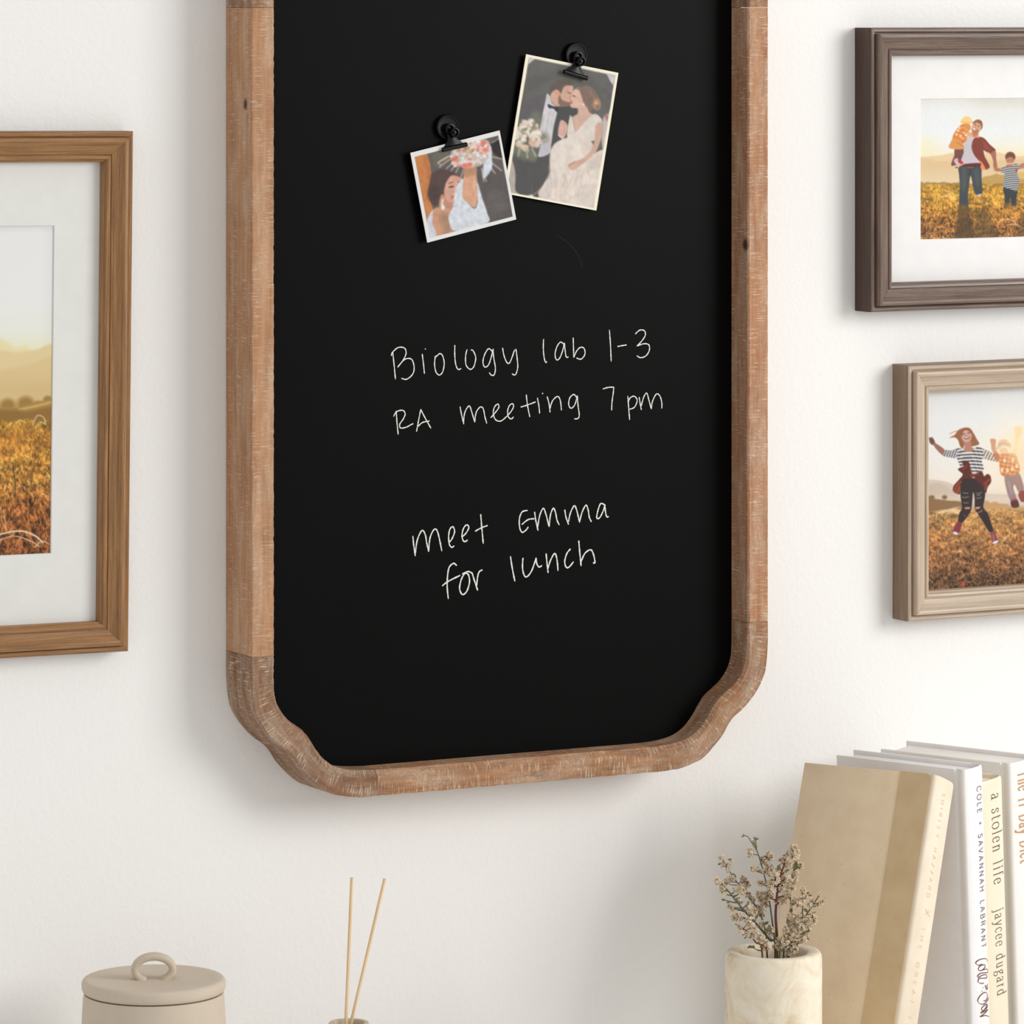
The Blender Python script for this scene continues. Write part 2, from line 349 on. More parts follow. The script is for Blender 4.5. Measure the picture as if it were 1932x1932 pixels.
class Canvas:
    """colours of a flat print, painted on a grid whose points carry sketch coordinates"""
    def __init__(s, tl, tr, br, bl, nx, ny):
        u, v = np.meshgrid(np.linspace(0, 1, nx), np.linspace(0, 1, ny))
        q = lambda k: (tl[k] * (1 - u) + tr[k] * u) * (1 - v) + (bl[k] * (1 - u) + br[k] * u) * v
        s.X, s.Y = q(0), q(1); s.nx, s.ny = nx, ny
        s.I = np.zeros((ny, nx, 3)); s.u, s.v = u, v
        s.A = np.array([[tr[0] - tl[0], bl[0] - tl[0]], [tr[1] - tl[1], bl[1] - tl[1]]], float)
        s.Ai = np.linalg.inv(s.A); s.tl = np.array(tl, float)
    def win(s, P, pad):
        P = np.array(P, float); lo, hi = P.min(0) - pad, P.max(0) + pad
        C = np.array([[lo[0], lo[1]], [hi[0], lo[1]], [lo[0], hi[1]], [hi[0], hi[1]]]) - s.tl
        uv = C @ s.Ai.T
        a, b = uv.min(0) - 0.03, uv.max(0) + 0.03
        x0, x1 = int(max(0, a[0] * s.nx)), int(min(s.nx, b[0] * s.nx + 1))
        y0, y1 = int(max(0, a[1] * s.ny)), int(min(s.ny, b[1] * s.ny + 1))
        return (slice(y0, y1), slice(x0, x1)) if x1 > x0 and y1 > y0 else None
    def blend(s, w, m, col):
        m = m[..., None]; s.I[w] = s.I[w] * (1 - m) + np.asarray(col, float) * m
    def poly(s, P, col, soft=3, smooth=True, alpha=1.0, tex=None):
        P = np.array(catmull(P, 5, True) if smooth else P, float)
        w = s.win(P, soft * 2)
        if w is None: return
        X, Y = s.X[w], s.Y[w]; D = np.full(X.shape, 1e9); ins = np.zeros(X.shape, bool)
        for i in range(len(P)):
            (ax, ay), (bx, by) = P[i - 1], P[i]; dx, dy = bx - ax, by - ay; L = dx * dx + dy * dy + 1e-12
            t = np.clip(((X - ax) * dx + (Y - ay) * dy) / L, 0, 1)
            D = np.minimum(D, np.hypot(X - ax - t * dx, Y - ay - t * dy))
            if abs(dy) > 1e-12:
                c = ((ay > Y) != (by > Y)) & (X < (bx - ax) * (Y - ay) / dy + ax); ins ^= c
        sd = np.where(ins, D, -D); m = np.clip(0.5 + sd / (2 * soft), 0, 1) * alpha
        if tex is not None: m2 = tex(X, Y); col = np.asarray(col, float) * m2[..., None]
        s.blend(w, m, col)
    def blob(s, c, rx, ry, col, soft=0.3, ang=0.0, alpha=1.0):
        r = max(rx, ry) * (1 + soft); w = s.win([(c[0] - r, c[1] - r), (c[0] + r, c[1] + r)], 1)
        if w is None: return
        X, Y = s.X[w] - c[0], s.Y[w] - c[1]; ca, sa = math.cos(ang), math.sin(ang)
        d = np.hypot((X * ca + Y * sa) / rx, (-X * sa + Y * ca) / ry)
        s.blend(w, np.clip((1 + soft - d) / (2 * soft), 0, 1) * alpha, col)
    def line(s, P, width, col, soft=2, alpha=1.0, smooth=True):
        P = np.array(catmull(P, 5) if smooth and len(P) > 2 else P, float)
        w = s.win(P, width + soft * 2)
        if w is None: return
        X, Y = s.X[w], s.Y[w]; D = np.full(X.shape, 1e9)
        for i in range(len(P) - 1):
            (ax, ay), (bx, by) = P[i], P[i + 1]; dx, dy = bx - ax, by - ay; L = dx * dx + dy * dy + 1e-12
            t = np.clip(((X - ax) * dx + (Y - ay) * dy) / L, 0, 1)
            D = np.minimum(D, np.hypot(X - ax - t * dx, Y - ay - t * dy))
        s.blend(w, np.clip(0.5 + (width / 2 - D) / (2 * soft), 0, 1) * alpha, col)
    def grad(s, stops, of=None, mask=None):
        t = s.Y if of is None else of
        ys = [p for p, _ in stops]; C = np.array([c for _, c in stops], float)
        col = np.stack([np.interp(t, ys, C[:, k]) for k in range(3)], -1)
        if mask is None: s.I = col
        else: s.I = s.I * (1 - mask[..., None]) + col * mask[..., None]
    def blur(s, k=1):
        for _ in range(k):
            for ax in (0, 1):
                p = np.concatenate([s.I.take([0], ax), s.I, s.I.take([-1], ax)], ax); n = s.I.shape[ax]
                s.I = 0.25 * p.take(range(0, n), ax) + 0.5 * s.I + 0.25 * p.take(range(2, n + 2), ax)
        return s
    def mottle(s, unit, amt, seed=1):
        m = 1 + amt * (fbm(s.X / unit, s.Y / unit, seed, 4, 0.6) - 0.5) * 2
        s.I = s.I * m[..., None]; return s
    def mesh(s, name, P, size, mat, parent, gain=1.0):
        """P: lower left corner (x, y, z) in parent space, lying in the x-z plane"""
        nx, ny = s.nx, s.ny
        xs = P[0] + s.u * size[0]; zs = P[2] + (1 - s.v) * size[1]
        V = np.stack([xs, np.full_like(xs, P[1]), zs], -1).reshape(-1, 3)
        i = np.arange(nx * ny).reshape(ny, nx)
        Q = np.stack([i[:-1, :-1], i[1:, :-1], i[1:, 1:], i[:-1, 1:]], -1).reshape(-1, 4)
        me = bpy.data.meshes.new(name)
        me.vertices.add(len(V)); me.vertices.foreach_set('co', V.ravel().astype(np.float32))
        me.loops.add(len(Q) * 4); me.loops.foreach_set('vertex_index', Q.ravel().astype(np.int32))
        me.polygons.add(len(Q)); me.polygons.foreach_set('loop_start', (np.arange(len(Q)) * 4).astype(np.int32))
        me.update(calc_edges=True)
        c = np.clip(s.I.reshape(-1, 3) / 255.0, 0, 1)
        c = np.where(c <= 0.04045, c / 12.92, ((c + 0.055) / 1.055) ** 2.4) * gain
        a = me.color_attributes.new('ink', 'FLOAT_COLOR', 'POINT')
        a.data.foreach_set('color', np.c_[np.clip(c, 0, 1), np.ones(len(c))].astype(np.float32).ravel())
        me.materials.append(mat)
        return link(bpy.data.objects.new(name, me), parent)

def grass(cv, top, cols, bottom, unit, seed, n=900, lines=12, xr=None):
    """meadow below the curve top(x): mottled tufts, dark gaps, short bright blades"""
    T = top(cv.X); dep = np.clip((cv.Y - T) / (bottom - T), 0, 1)
    m = np.clip(0.5 + (cv.Y - T) / (unit * 0.5), 0, 1)
    C = np.array([c for _, c in cols], float); ps = [p for p, _ in cols]
    col = np.stack([np.interp(dep, ps, C[:, k]) for k in range(3)], -1)
    sc = 1.0 / (unit * (0.5 + 1.6 * dep))
    a = fbm(cv.X / (unit * 1.4), cv.Y / (unit * 0.9), seed, 4)
    b = fbm(cv.X / (unit * 0.42), cv.Y / (unit * 0.7), seed + 9, 3, 0.7)
    c = fbm(cv.X / (unit * 5), cv.Y / (unit * 2.2), seed + 17, 3)
    k = 0.55 + (0.35 + 0.5 * dep) * (a - 0.5) * 1.6 + (0.35 + 0.75 * dep) * (b - 0.5) * 1.9 + (c - 0.5) * 0.5 + 0.42
    col = col * np.clip(k, 0.28, 1.55)[..., None]
    cv.I = cv.I * (1 - m[..., None]) + col * m[..., None]
    R = random.Random(seed)
    x0, x1 = (cv.X.min(), cv.X.max()) if xr is None else xr
    for i in range(n):
        x = R.uniform(x0, x1); t = float(top(np.array(x))); y = t + (bottom - t) * R.random() ** 0.8
        d = (y - t) / (bottom - t); L = unit * (0.35 + 1.1 * d) * R.uniform(0.6, 1.3); an = R.uniform(-0.7, 0.7) - math.pi / 2
        br = R.random()
        cc = [np.interp(d, ps, C[:, q]) for q in range(3)]
        cc = [min(255, q * 1.6 + 22) for q in cc] if br > 0.5 else [q * 0.48 for q in cc]
        cv.line([(x, y), (x + L * math.cos(an), y + L * math.sin(an))], unit * 0.13, cc, unit * 0.09, 0.75, False)
    for i in range(lines):
        x = R.uniform(x0, x1); t = float(top(np.array(x))); y = t + (bottom - t) * R.uniform(0.15, 0.95)
        L = unit * R.uniform(2, 4); sg = R.choice((-1, 1))
        cv.line([(x, y), (x + sg * L * 0.4, y - L * 0.35), (x + sg * L, y - L * 0.1)], unit * 0.08, (238, 205, 150), unit * 0.07, 0.7)

def paint_meadow():
    cv = Canvas((-322, 422), (92, 428), (90, 1042), (-322, 1060), 230, 400)
    cv.grad([(428, (226, 228, 228)), (440, (240, 240, 240)), (560, (241, 241, 241)), (620, (240, 241, 232)), (650, (240, 238, 214)), (680, (238, 226, 186))])
    edge = np.clip((cv.X - 70) / 30, 0, 1) * np.clip((700 - cv.Y) / 60, 0, 1)
    cv.I *= (1 - 0.05 * edge)[..., None]
    cv.poly([(-330, 600), (-120, 640), (-40, 628), (0, 641), (22, 656), (50, 664), (50, 800), (-330, 800)], (238, 226, 178), 5)
    cv.poly([(-330, 640), (-60, 655), (0, 660), (26, 664), (60, 660), (100, 659), (100, 800), (-330, 800)], (231, 209, 160), 3)
    cv.poly([(-330, 700), (-60, 700), (0, 696), (50, 687), (100, 682), (100, 820), (-330, 820)], (225, 200, 147), 5)
    cv.grad([(-300, (226, 202, 146)), (92, (214, 184, 130))], of=cv.X, mask=np.clip((cv.Y - 700) / 30, 0, 1) * 0.6)
    for x, y, r in ((-290, 760, 20), (-240, 764, 16), (-150, 762, 22), (-80, 764, 18), (-30, 762, 16), (8, 765, 15), (42, 762, 16), (66, 764, 9), (84, 755, 9)):
        cv.blob((x, y), r, r * 0.9, (165, 128, 68), 0.35)
    cv.poly([(-330, 770), (0, 768), (40, 764), (92, 752), (100, 750), (100, 800), (-330, 800)], (176, 138, 76), 2)
    cv.line([(30, 772), (60, 766), (98, 757)], 4, (212, 176, 104), 2)
    cv.poly([(-330, 772), (0, 772), (40, 776), (100, 768), (100, 802), (-330, 802)], (150, 112, 56), 4)
    grass(cv, lambda x: 792 + 3 * np.sin(x * 0.11) + 0 * x, [(0, (196, 146, 62)), (0.12, (186, 128, 54)), (0.4, (188, 132, 60)), (0.65, (150, 92, 46)), (1, (122, 74, 42))], 1050, 9.5, 3, 1700, 8)
    for P in ([(24, 797), (32, 792), (42, 797)], [(56, 800), (64, 784), (76, 787), (80, 800)], [(62, 806), (70, 796), (80, 800)]):
        cv.line(P, 1.6, (236, 212, 150), 1.2)
    cv.line([(-20, 1012), (10, 1003), (38, 1001), (62, 1010), (76, 1022)], 2.6, (244, 226, 196), 1)
    cv.line([(-10, 1020), (20, 1010), (50, 1018), (70, 1030)], 1.6, (236, 206, 168), 1)
    cv.line([(62, 1030), (74, 1020), (90, 1026)], 1.6, (236, 206, 168), 1)
    cv.line([(2, 960), (5, 985), (6, 1000)], 2, (226, 184, 140), 1)
    cv.line([(18, 872), (22, 900), (24, 935)], 2, (96, 84, 40), 1)
    return cv

def paint_family():
    W = 1340 * .184 / .117
    cv = Canvas((62, 58), (62 + W, 20), (42 + W, 1822), (42, 1873), 370, 320)
    cv.grad([(40, (222, 218, 206)), (200, (236, 236, 232)), (450, (240, 243, 243)), (650, (243, 241, 226)), (760, (249, 236, 196)), (850, (246, 224, 178))])
    cv.blob((380, 420), 360, 380, (243, 245, 247), 0.6, alpha=0.8)
    cv.blob((90, 690), 200, 120, (250, 240, 200), 0.9, alpha=0.7)
    r = W + 60
    cv.poly([(30, 840), (150, 800), (330, 780), (520, 745), (740, 770), (1040, 740), (1200, 780), (1394, 792), (r, 800), (r, 1180), (30, 1180)], (238, 208, 164), 8)
    cv.poly([(30, 850), (160, 830), (320, 860), (500, 850), (800, 830), (1100, 840), (1394, 830), (r, 820), (r, 1180), (30, 1180)], (229, 198, 152), 10)
    cv.grad([(900, (228, 197, 150)), (1150, (235, 212, 172))], mask=np.clip((cv.Y - 900) / 60, 0, 1))
    R = random.Random(2)
    for i in range(26):
        x = 50 + i * 19.5; cv.blob((x, 1155), 18, 10 + 18 * R.random(), (168, 138, 88), 0.4)
    cv.poly([(840, 1085), (890, 1055), (960, 1045), (1030, 1018), (1080, 1035), (1150, 1030), (1230, 1005), (1330, 1010), (r, 990), (r, 1190), (840, 1180)], (196, 158, 92), 8)
    cv.poly([(1250, 1020), (1394, 1000), (r, 985), (r, 1050), (1250, 1090)], (222, 184, 110), 8)
    grass(cv, lambda x: 1158 - 0.012 * x, [(0, (196, 146, 52)), (0.25, (208, 152, 56)), (0.55, (186, 124, 50)), (0.8, (150, 98, 48)), (1, (170, 116, 62))], 1880, 34, 5, 1700, 14, )
    for P in ([(300, 1325), (370, 1310), (420, 1330)], [(365, 1240), (440, 1262), (485, 1320), (500, 1400)], [(330, 1320), (400, 1300), (470, 1330)], [(1040, 1660), (1130, 1612), (1220, 1625), (1290, 1680), (1390, 1740)], [(1150, 1690), (1260, 1680), (1330, 1720)]):
        cv.line(P, 8, (244, 214, 160), 4)
    # shade trailing on the grass within the photograph
    cv.poly([(545, 1470), (665, 1470), (690, 1600), (730, 1860), (490, 1870), (520, 1620)], (72, 56, 34), 16, alpha=0.72)
    cv.poly([(760, 1480), (900, 1500), (960, 1640), (1040, 1850), (740, 1860), (760, 1650)], (86, 72, 36), 26, alpha=0.55)
    cv.poly([(1330, 1560), (1450, 1560), (1470, 1850), (1310, 1850)], (84, 62, 34), 26, alpha=0.5)
    # running man, child on his arm
    cv.poly([(500, 700), (620, 690), (610, 850), (570, 890), (520, 905), (450, 915), (465, 840), (490, 780)], (122, 72, 62), 5)
    cv.poly([(550, 930), (700, 945), (830, 915), (838, 1000), (838, 1100), (846, 1230), (838, 1285), (805, 1305), (760, 1285), (733, 1230), (718, 1140), (700, 1050), (690, 1060), (672, 1200), (660, 1300), (656, 1500), (600, 1440), (545, 1500), (548, 1300), (556, 1180), (548, 1040)], (66, 71, 74), 5)
    cv.poly([(580, 960), (640, 960), (640, 1150), (610, 1260), (580, 1180)], (86, 92, 94), 20, alpha=0.7)
    cv.poly([(740, 980), (800, 970), (815, 1120), (790, 1200), (750, 1120)], (86, 92, 94), 20, alpha=0.6)
    cv.line([(690, 950), (690, 1050)], 10, (44, 46, 52), 6)
    cv.blob((805, 1300), 34, 14, (206, 196, 196), 0.3, -0.3)
    cv.poly([(520, 1440), (600, 1420), (670, 1450), (680, 1500), (600, 1540), (530, 1520)], (120, 88, 44), 16, alpha=0.65)
    cv.poly([(640, 540), (690, 520), (750, 550), (738, 620), (722, 690), (760, 790), (812, 880), (700, 898), (598, 890), (575, 850), (610, 740), (600, 650), (620, 590)], (207, 199, 206), 5)
    for k in range(6): cv.line([(620, 640 + 40 * k), (680, 660 + 40 * k), (720 + 10 * k, 700 + 34 * k)], 6, (186, 176, 186), 6, 0.6)
    cv.poly([(760, 550), (820, 538), (885, 565), (945, 635), (1026, 712), (985, 735), (960, 765), (935, 745), (900, 735), (868, 715), (880, 790), (910, 850), (946, 932), (890, 966), (855, 900), (805, 850), (745, 775), (715, 690), (722, 610)], (132, 58, 46), 5)
    cv.poly([(850, 590), (900, 620), (960, 700), (930, 720), (880, 680)], (158, 76, 60), 14, alpha=0.7)
    cv.poly([(808, 850), (850, 880), (890, 962), (835, 960), (822, 900)], (238, 146, 92), 5)
    cv.line([(880, 720), (905, 740), (930, 750)], 8, (238, 146, 92), 4)
    cv.poly([(598, 898), (812, 882), (816, 925), (690, 940), (560, 925)], (96, 44, 38), 5)
    cv.poly([(962, 755), (1022, 722), (1032, 840), (1046, 940), (1046, 985), (1012, 975), (992, 920), (990, 850)], (168, 108, 88), 5)
    cv.poly([(1010, 930), (1048, 945), (1086, 952), (1086, 986), (1030, 990), (1000, 965)], (186, 118, 98), 5)
    cv.poly([(498, 480), (560, 400), (620, 370), (690, 380), (700, 440), (660, 490), (650, 560), (640, 600), (560, 640), (480, 620), (468, 550)], (226, 136, 58), 5)
    R = random.Random(4)
    for (x, y) in ((572, 530), (612, 486), (540, 460), (615, 420), (560, 425), (650, 440), (520, 510), (600, 560), (640, 515)):
        cv.blob((x, y), 17, 15, (250, 222, 196), 0.5)
    cv.line([(610, 400), (600, 620)], 14, (196, 84, 34), 10, 0.5)
    cv.poly([(480, 560), (560, 600), (600, 640), (618, 690), (560, 706), (440, 695), (418, 660), (440, 620)], (226, 154, 84), 5)
    cv.line([(520, 615), (560, 635), (602, 665)], 14, (206, 126, 64), 5)
    cv.poly([(650, 478), (720, 482), (800, 520), (822, 548), (780, 550), (700, 535), (655, 512)], (238, 168, 110), 5)
    cv.blob((660, 412), 44, 38, (226, 146, 78), 0.3)
    cv.poly([(578, 352), (598, 300), (640, 276), (690, 280), (716, 320), (735, 358), (650, 366)], (250, 210, 130), 5)
    cv.line([(582, 350), (650, 362), (732, 354)], 12, (236, 176, 90), 5)
    cv.poly([(735, 455), (800, 485), (795, 520), (750, 545), (728, 520)], (196, 130, 100), 5)
    cv.blob((785, 408), 62, 84, (220, 164, 132), 0.12, 0.35)
    cv.poly([(732, 370), (755, 332), (805, 314), (848, 338), (860, 395), (842, 450), (838, 400), (820, 370), (780, 352), (745, 372)], (152, 94, 56), 5)
    cv.poly([(712, 440), (735, 420), (790, 445), (815, 470), (770, 500), (730, 488)], (176, 112, 80), 8, alpha=0.8)
    cv.blob((748, 438), 22, 11, (246, 236, 230), 0.3, 0.5)
    cv.blob((768, 382), 9, 6, (90, 56, 44), 0.5); cv.blob((806, 402), 9, 6, (90, 56, 44), 0.5)
    cv.line([(772, 395), (765, 415)], 6, (186, 122, 96), 4)
    cv.poly([(480, 852), (520, 818), (560, 850), (606, 885), (590, 912), (530, 918)], (206, 186, 184), 4)
    cv.poly([(535, 838), (570, 845), (604, 880), (580, 905), (545, 880)], (186, 52, 56), 4)
    cv.line([(500, 880), (600, 900)], 6, (240, 226, 220), 3); cv.blob((516, 940), 16, 10, (140, 60, 50), 0.3)
    # small girl in a striped top
    cv.blob((1215, 800), 66, 66, (118, 70, 52), 0.12)
    cv.blob((1211, 848), 52, 52, (192, 132, 108), 0.15)
    cv.poly([(1160, 790), (1200, 770), (1262, 790), (1262, 815), (1210, 800), (1165, 822)], (118, 70, 52), 5)
    cv.line([(1182, 842), (1196, 846)], 5, (92, 58, 48), 3); cv.line([(1226, 844), (1242, 840)], 5, (92, 58, 48), 3)
    cv.line([(1185, 882), (1207, 894), (1232, 880)], 8, (240, 222, 216), 3)
    cv.poly([(1170, 905), (1245, 905), (1250, 945), (1160, 945)], (176, 116, 96), 5)
    cv.poly([(1125, 1195), (1292, 1230), (1290, 1330), (1280, 1425), (1220, 1435), (1210, 1340), (1192, 1420), (1132, 1475), (1136, 1330)], (54, 60, 64), 5)
    cv.poly([(1330, 905), (1400, 880), (1420, 930), (1345, 955)], (188, 126, 106), 5)
    cv.poly([(1085, 962), (1130, 925), (1190, 938), (1240, 935), (1270, 888), (1320, 905), (1335, 955), (1302, 990), (1310, 1050), (1338, 1110), (1318, 1175), (1290, 1245), (1220, 1225), (1112, 1185), (1130, 1100), (1132, 1010), (1088, 1005)],
            (206, 206, 208), 5, tex=lambda X, Y: 0.70 + 0.30 * np.clip(np.sin((Y + 0.10 * X + 6 * np.sin(X / 60)) * 2 * math.pi / 28) * 1.6, -1, 1))
    cv.blob((1292, 980), 15, 16, (150, 60, 72), 0.3)
    cv.blob((1180, 1440), 60, 34, (150, 104, 46), 0.6, alpha=0.8)
    cv.mottle(22, 0.02, 3).blur(1)
    return cv

def paint_jump():
    W = 1043 * .251 / .113
    cv = Canvas((72, -182), (72 + W, -270), (72 + W, 1780), (72, 1905), 460, 400)
    cv.grad([(-200, (228, 229, 230)), (100, (236, 237, 237)), (500, (240, 238, 233)), (760, (243, 234, 222)), (1000, (240, 222, 198))])
    sun = np.exp(-(((cv.X - 1090) / 380) ** 2 + ((cv.Y - 430) / 360) ** 2))
    cv.I = cv.I * (1 - 0.8 * sun[..., None]) + np.array([255, 244, 222]) * 0.8 * sun[..., None]
    r = W + 120
    cv.poly([(40, 738), (120, 742), (240, 752), (340, 778), (420, 820), (560, 880), (900, 905), (r, 930), (r, 1080), (40, 1080)], (217, 202, 188), 7)
    cv.poly([(40, 836), (120, 800), (200, 778), (290, 800), (390, 880), (470, 960), (600, 1010), (r, 1040), (r, 1080), (40, 1080)], (208, 190, 172), 8)
    cv.grad([(860, (214, 198, 180)), (960, (232, 214, 194))], mask=np.clip((cv.Y - 860) / 80, 0, 1) * np.clip((1010 - cv.Y) / 40, 0, 1) * 0.5)
    for x in (80, 110, 160, 290): cv.blob((x, 930), 26, 22, (128, 104, 70), 0.4)
    cv.poly([(40, 930), (180, 945), (330, 965), (470, 985), (480, 1090), (40, 1090)], (146, 112, 74), 7)
    cv.poly([(690, 1000), (735, 970), (770, 995), (815, 980), (860, 1000), (950, 1010), (1115, 1040), (r, 1050), (r, 1110), (690, 1090)], (202, 158, 108), 8)
    grass(cv, lambda x: 1065 + 10 * np.sin(x * 0.013) + 0 * x, [(0, (204, 156, 98)), (0.15, (196, 142, 84)), (0.4, (176, 120, 70)), (0.7, (140, 96, 60)), (1, (106, 78, 54))], 1905, 27, 11, 2100, 18)
    for P in ([(200, 1180), (215, 1110), (260, 1085), (300, 1100)], [(290, 1150), (320, 1105), (380, 1085), (440, 1110)], [(80, 1210), (180, 1190), (260, 1240), (320, 1270)], [(830, 1480), (880, 1410), (980, 1310)], [(840, 1500), (900, 1410), (970, 1330)], [(345, 1415), (380, 1390), (450, 1385)], [(470, 1240), (530, 1290), (560, 1320)], [(490, 1190), (560, 1195)], [(780, 1610), (800, 1560), (830, 1520)], [(80, 1800), (120, 1790), (170, 1830)], [(930, 1440), (980, 1470)]):
        cv.line(P, 6, (240, 204, 150), 4, 0.85)
    for (x, y) in ((330, 1070), (400, 1050), (250, 1085), (430, 1085)): cv.blob((x, y), 50, 14, (242, 222, 190), 0.7, -0.2, 0.6)
    cv.blob((485, 1850), 14, 30, (214, 92, 74), 0.4); cv.blob((452, 1500), 14, 12, (234, 206, 176), 0.4)
    for (x, y, a, b) in ((380, 1700, 30, 120), (700, 1750, 40, 110), (420, 1340, 50, 20), (560, 1440, 120, 40), (930, 1760, 60, 50)): cv.blob((x, y), a, b, (70, 50, 36), 0.8, alpha=0.4)
    # jumping woman
    cv.poly([(350, 302), (400, 268), (430, 225), (500, 198), (556, 208), (592, 260), (622, 315), (650, 372), (600, 392), (560, 395), (500, 372), (482, 418), (452, 395), (430, 330), (395, 300)], (154, 100, 66), 5)
    cv.line([(345, 262), (390, 240), (430, 235)], 7, (196, 130, 90), 4); cv.line([(350, 300), (400, 280)], 8, (186, 116, 76), 4)
    cv.poly([(488, 340), (560, 335), (570, 400), (600, 425), (540, 458), (488, 440), (497, 400)], (186, 130, 110), 5)
    cv.blob((517, 285), 55, 66, (212, 168, 152), 0.12, -0.1)
    cv.poly([(468, 300), (462, 240), (500, 208), (550, 220), (580, 290), (566, 260), (520, 225), (485, 240)], (156, 92, 56), 4)
    cv.blob((523, 303), 32, 15, (120, 50, 44), 0.2, -0.15); cv.blob((522, 300), 28, 7, (248, 240, 236), 0.25, -0.15)
    cv.line([(478, 268), (500, 264)], 7, (70, 48, 44), 3); cv.line([(528, 258), (554, 252)], 7, (70, 48, 44), 3)
    cv.line([(512, 270), (508, 286)], 5, (180, 130, 114), 3)
    cv.poly([(130, 300), (150, 304), (160, 294), (186, 335), (192, 375), (160, 375), (136, 350)], (112, 76, 70), 4)
    cv.line([(128, 304), (150, 306)], 7, (112, 76, 70), 3)
    cv.poly([(172, 368), (196, 360), (292, 432), (284, 494), (210, 430)], (158, 108, 94), 4)
    stripe = lambda p, a, x0: (lambda X, Y: np.where(np.sin((Y + a * (X - x0) ** 2 / 400) * 2 * math.pi / p) > 0.0, 1.0, 0.36))
    cv.poly([(283, 492), (300, 434), (360, 440), (430, 416), (480, 430), (520, 458), (570, 446), (628, 404), (680, 418), (780, 468), (866, 498), (858, 556), (780, 548), (700, 524), (676, 540), (690, 600), (692, 655), (600, 690), (560, 650), (460, 606), (436, 570), (412, 516), (340, 508)],
            (232, 228, 228), 4, tex=stripe(35, -0.25, 560))
    cv.poly([(283, 492), (300, 434), (352, 440), (420, 430), (410, 514), (340, 508)], (222, 218, 220), 4, tex=lambda X, Y: np.where(np.sin((X + 0.35 * Y) * 2 * math.pi / 26) > 0, 1.0, 0.42))
    cv.poly([(700, 430), (790, 470), (866, 500), (856, 556), (780, 548), (704, 520)], (238, 222, 214), 4, tex=lambda X, Y: np.where(np.sin((X + 0.5 * Y) * 2 * math.pi / 34) > 0, 1.0, 0.55))
    cv.poly([(462, 748), (600, 730), (702, 752), (716, 850), (706, 960), (694, 1040), (740, 1110), (772, 1200), (798, 1292), (760, 1306), (700, 1210), (650, 1130), (606, 1055), (600, 930), (586, 885), (572, 1040), (545, 1110), (480, 1195), (450, 1208), (428, 1185), (444, 1100), (470, 1040), (454, 900)], (52, 42, 42), 4)
    cv.poly([(470, 560), (500, 545), (545, 566), (562, 640), (588, 692), (640, 672), (682, 668), (702, 712), (732, 690), (764, 706), (775, 770), (738, 830), (720, 890), (690, 830), (600, 745), (480, 742), (450, 850), (444, 900), (382, 872), (384, 812), (440, 745), (478, 690), (428, 636), (488, 602)], (94, 42, 34), 4)
    for P, c in (([(398, 870), (410, 820), (455, 770)], (196, 88, 62)), ([(420, 885), (445, 820)], (206, 96, 66)), ([(705, 790), (745, 760), (764, 745)], (166, 76, 52)), ([(712, 850), (725, 800)], (160, 72, 50)), ([(480, 640), (520, 600)], (150, 66, 48)), ([(560, 700), (640, 690)], (150, 64, 46))):
        cv.line(P, 18, c, 8, 0.75)
    cv.blob((590, 724), 16, 7, (190, 176, 176), 0.4)
    for (a, b, c, d) in ((480, 884, 535, 892), (470, 930, 540, 925), (486, 988, 538, 990), (622, 888, 676, 880), (618, 940, 672, 934), (625, 910, 660, 905)):
        cv.line([(a, b), ((a + c) / 2, b + 5), (c, d)], 5, (206, 192, 186), 3)
    cv.poly([(497, 1040), (525, 1036), (554, 1038), (550, 1056), (505, 1056)], (206, 144, 118), 3)
    cv.poly([(611, 1040), (636, 1034), (660, 1036), (655, 1052), (618, 1060)], (206, 144, 118), 3)
    cv.line([(632, 1098), (660, 1088), (682, 1072)], 9, (190, 130, 106), 4); cv.line([(486, 1120), (506, 1128)], 7, (150, 100, 84), 3)
    cv.poly([(425, 1188), (466, 1208), (450, 1290), (420, 1325), (382, 1312), (388, 1250)], (134, 54, 64), 4)
    cv.blob((404, 1311), 28, 15, (226, 226, 234), 0.25, 0.35)
    cv.poly([(762, 1308), (806, 1298), (832, 1350), (850, 1385), (838, 1415), (788, 1425), (780, 1370)], (142, 72, 76), 4)
    cv.blob((820, 1410), 34, 13, (230, 232, 236), 0.25, -0.35); cv.line([(796, 1330), (802, 1390)], 6, (200, 150, 150), 3)
    # boy in a straw hat, sun behind
    cv.poly([(1018, 205), (1060, 188), (1098, 200), (1102, 270), (1066, 340), (1040, 480), (1000, 480), (1022, 350), (1028, 270)], (252, 224, 172), 10)
    cv.poly([(764, 325), (800, 318), (826, 335), (822, 400), (836, 450), (858, 490), (818, 492), (780, 430), (774, 372)], (212, 156, 124), 5)
    cv.poly([(808, 470), (856, 480), (866, 540), (850, 556), (812, 530)], (196, 116, 80), 5)
    cv.poly([(856, 505), (900, 470), (960, 470), (1030, 482), (1056, 550), (1078, 640), (1060, 692), (990, 712), (912, 716), (875, 690), (862, 600)],
            (214, 138, 88), 5, tex=lambda X, Y: 1 + 0.16 * np.where(np.sin((X + 0.2 * Y) * 2 * math.pi / 46) > 0.5, 1, 0) - 0.22 * np.where(np.sin((Y - 0.2 * X) * 2 * math.pi / 42) > 0.6, 1, 0))
    for (x, y) in ((945, 655), (915, 550), (1002, 545), (1000, 640), (888, 648), (1046, 610)): cv.poly([(x - 13, y - 18), (x + 12, y - 20), (x + 15, y + 16), (x - 11, y + 18)], (250, 232, 216), 4, False)
    cv.blob((905, 445), 46, 34, (240, 200, 160), 0.2)
    cv.poly([(814, 436), (838, 400), (856, 345), (900, 325), (945, 336), (985, 385), (975, 412), (900, 396), (850, 430)], (228, 200, 168), 5)
    cv.line([(850, 384), (900, 368), (975, 388)], 12, (206, 164, 120), 5)
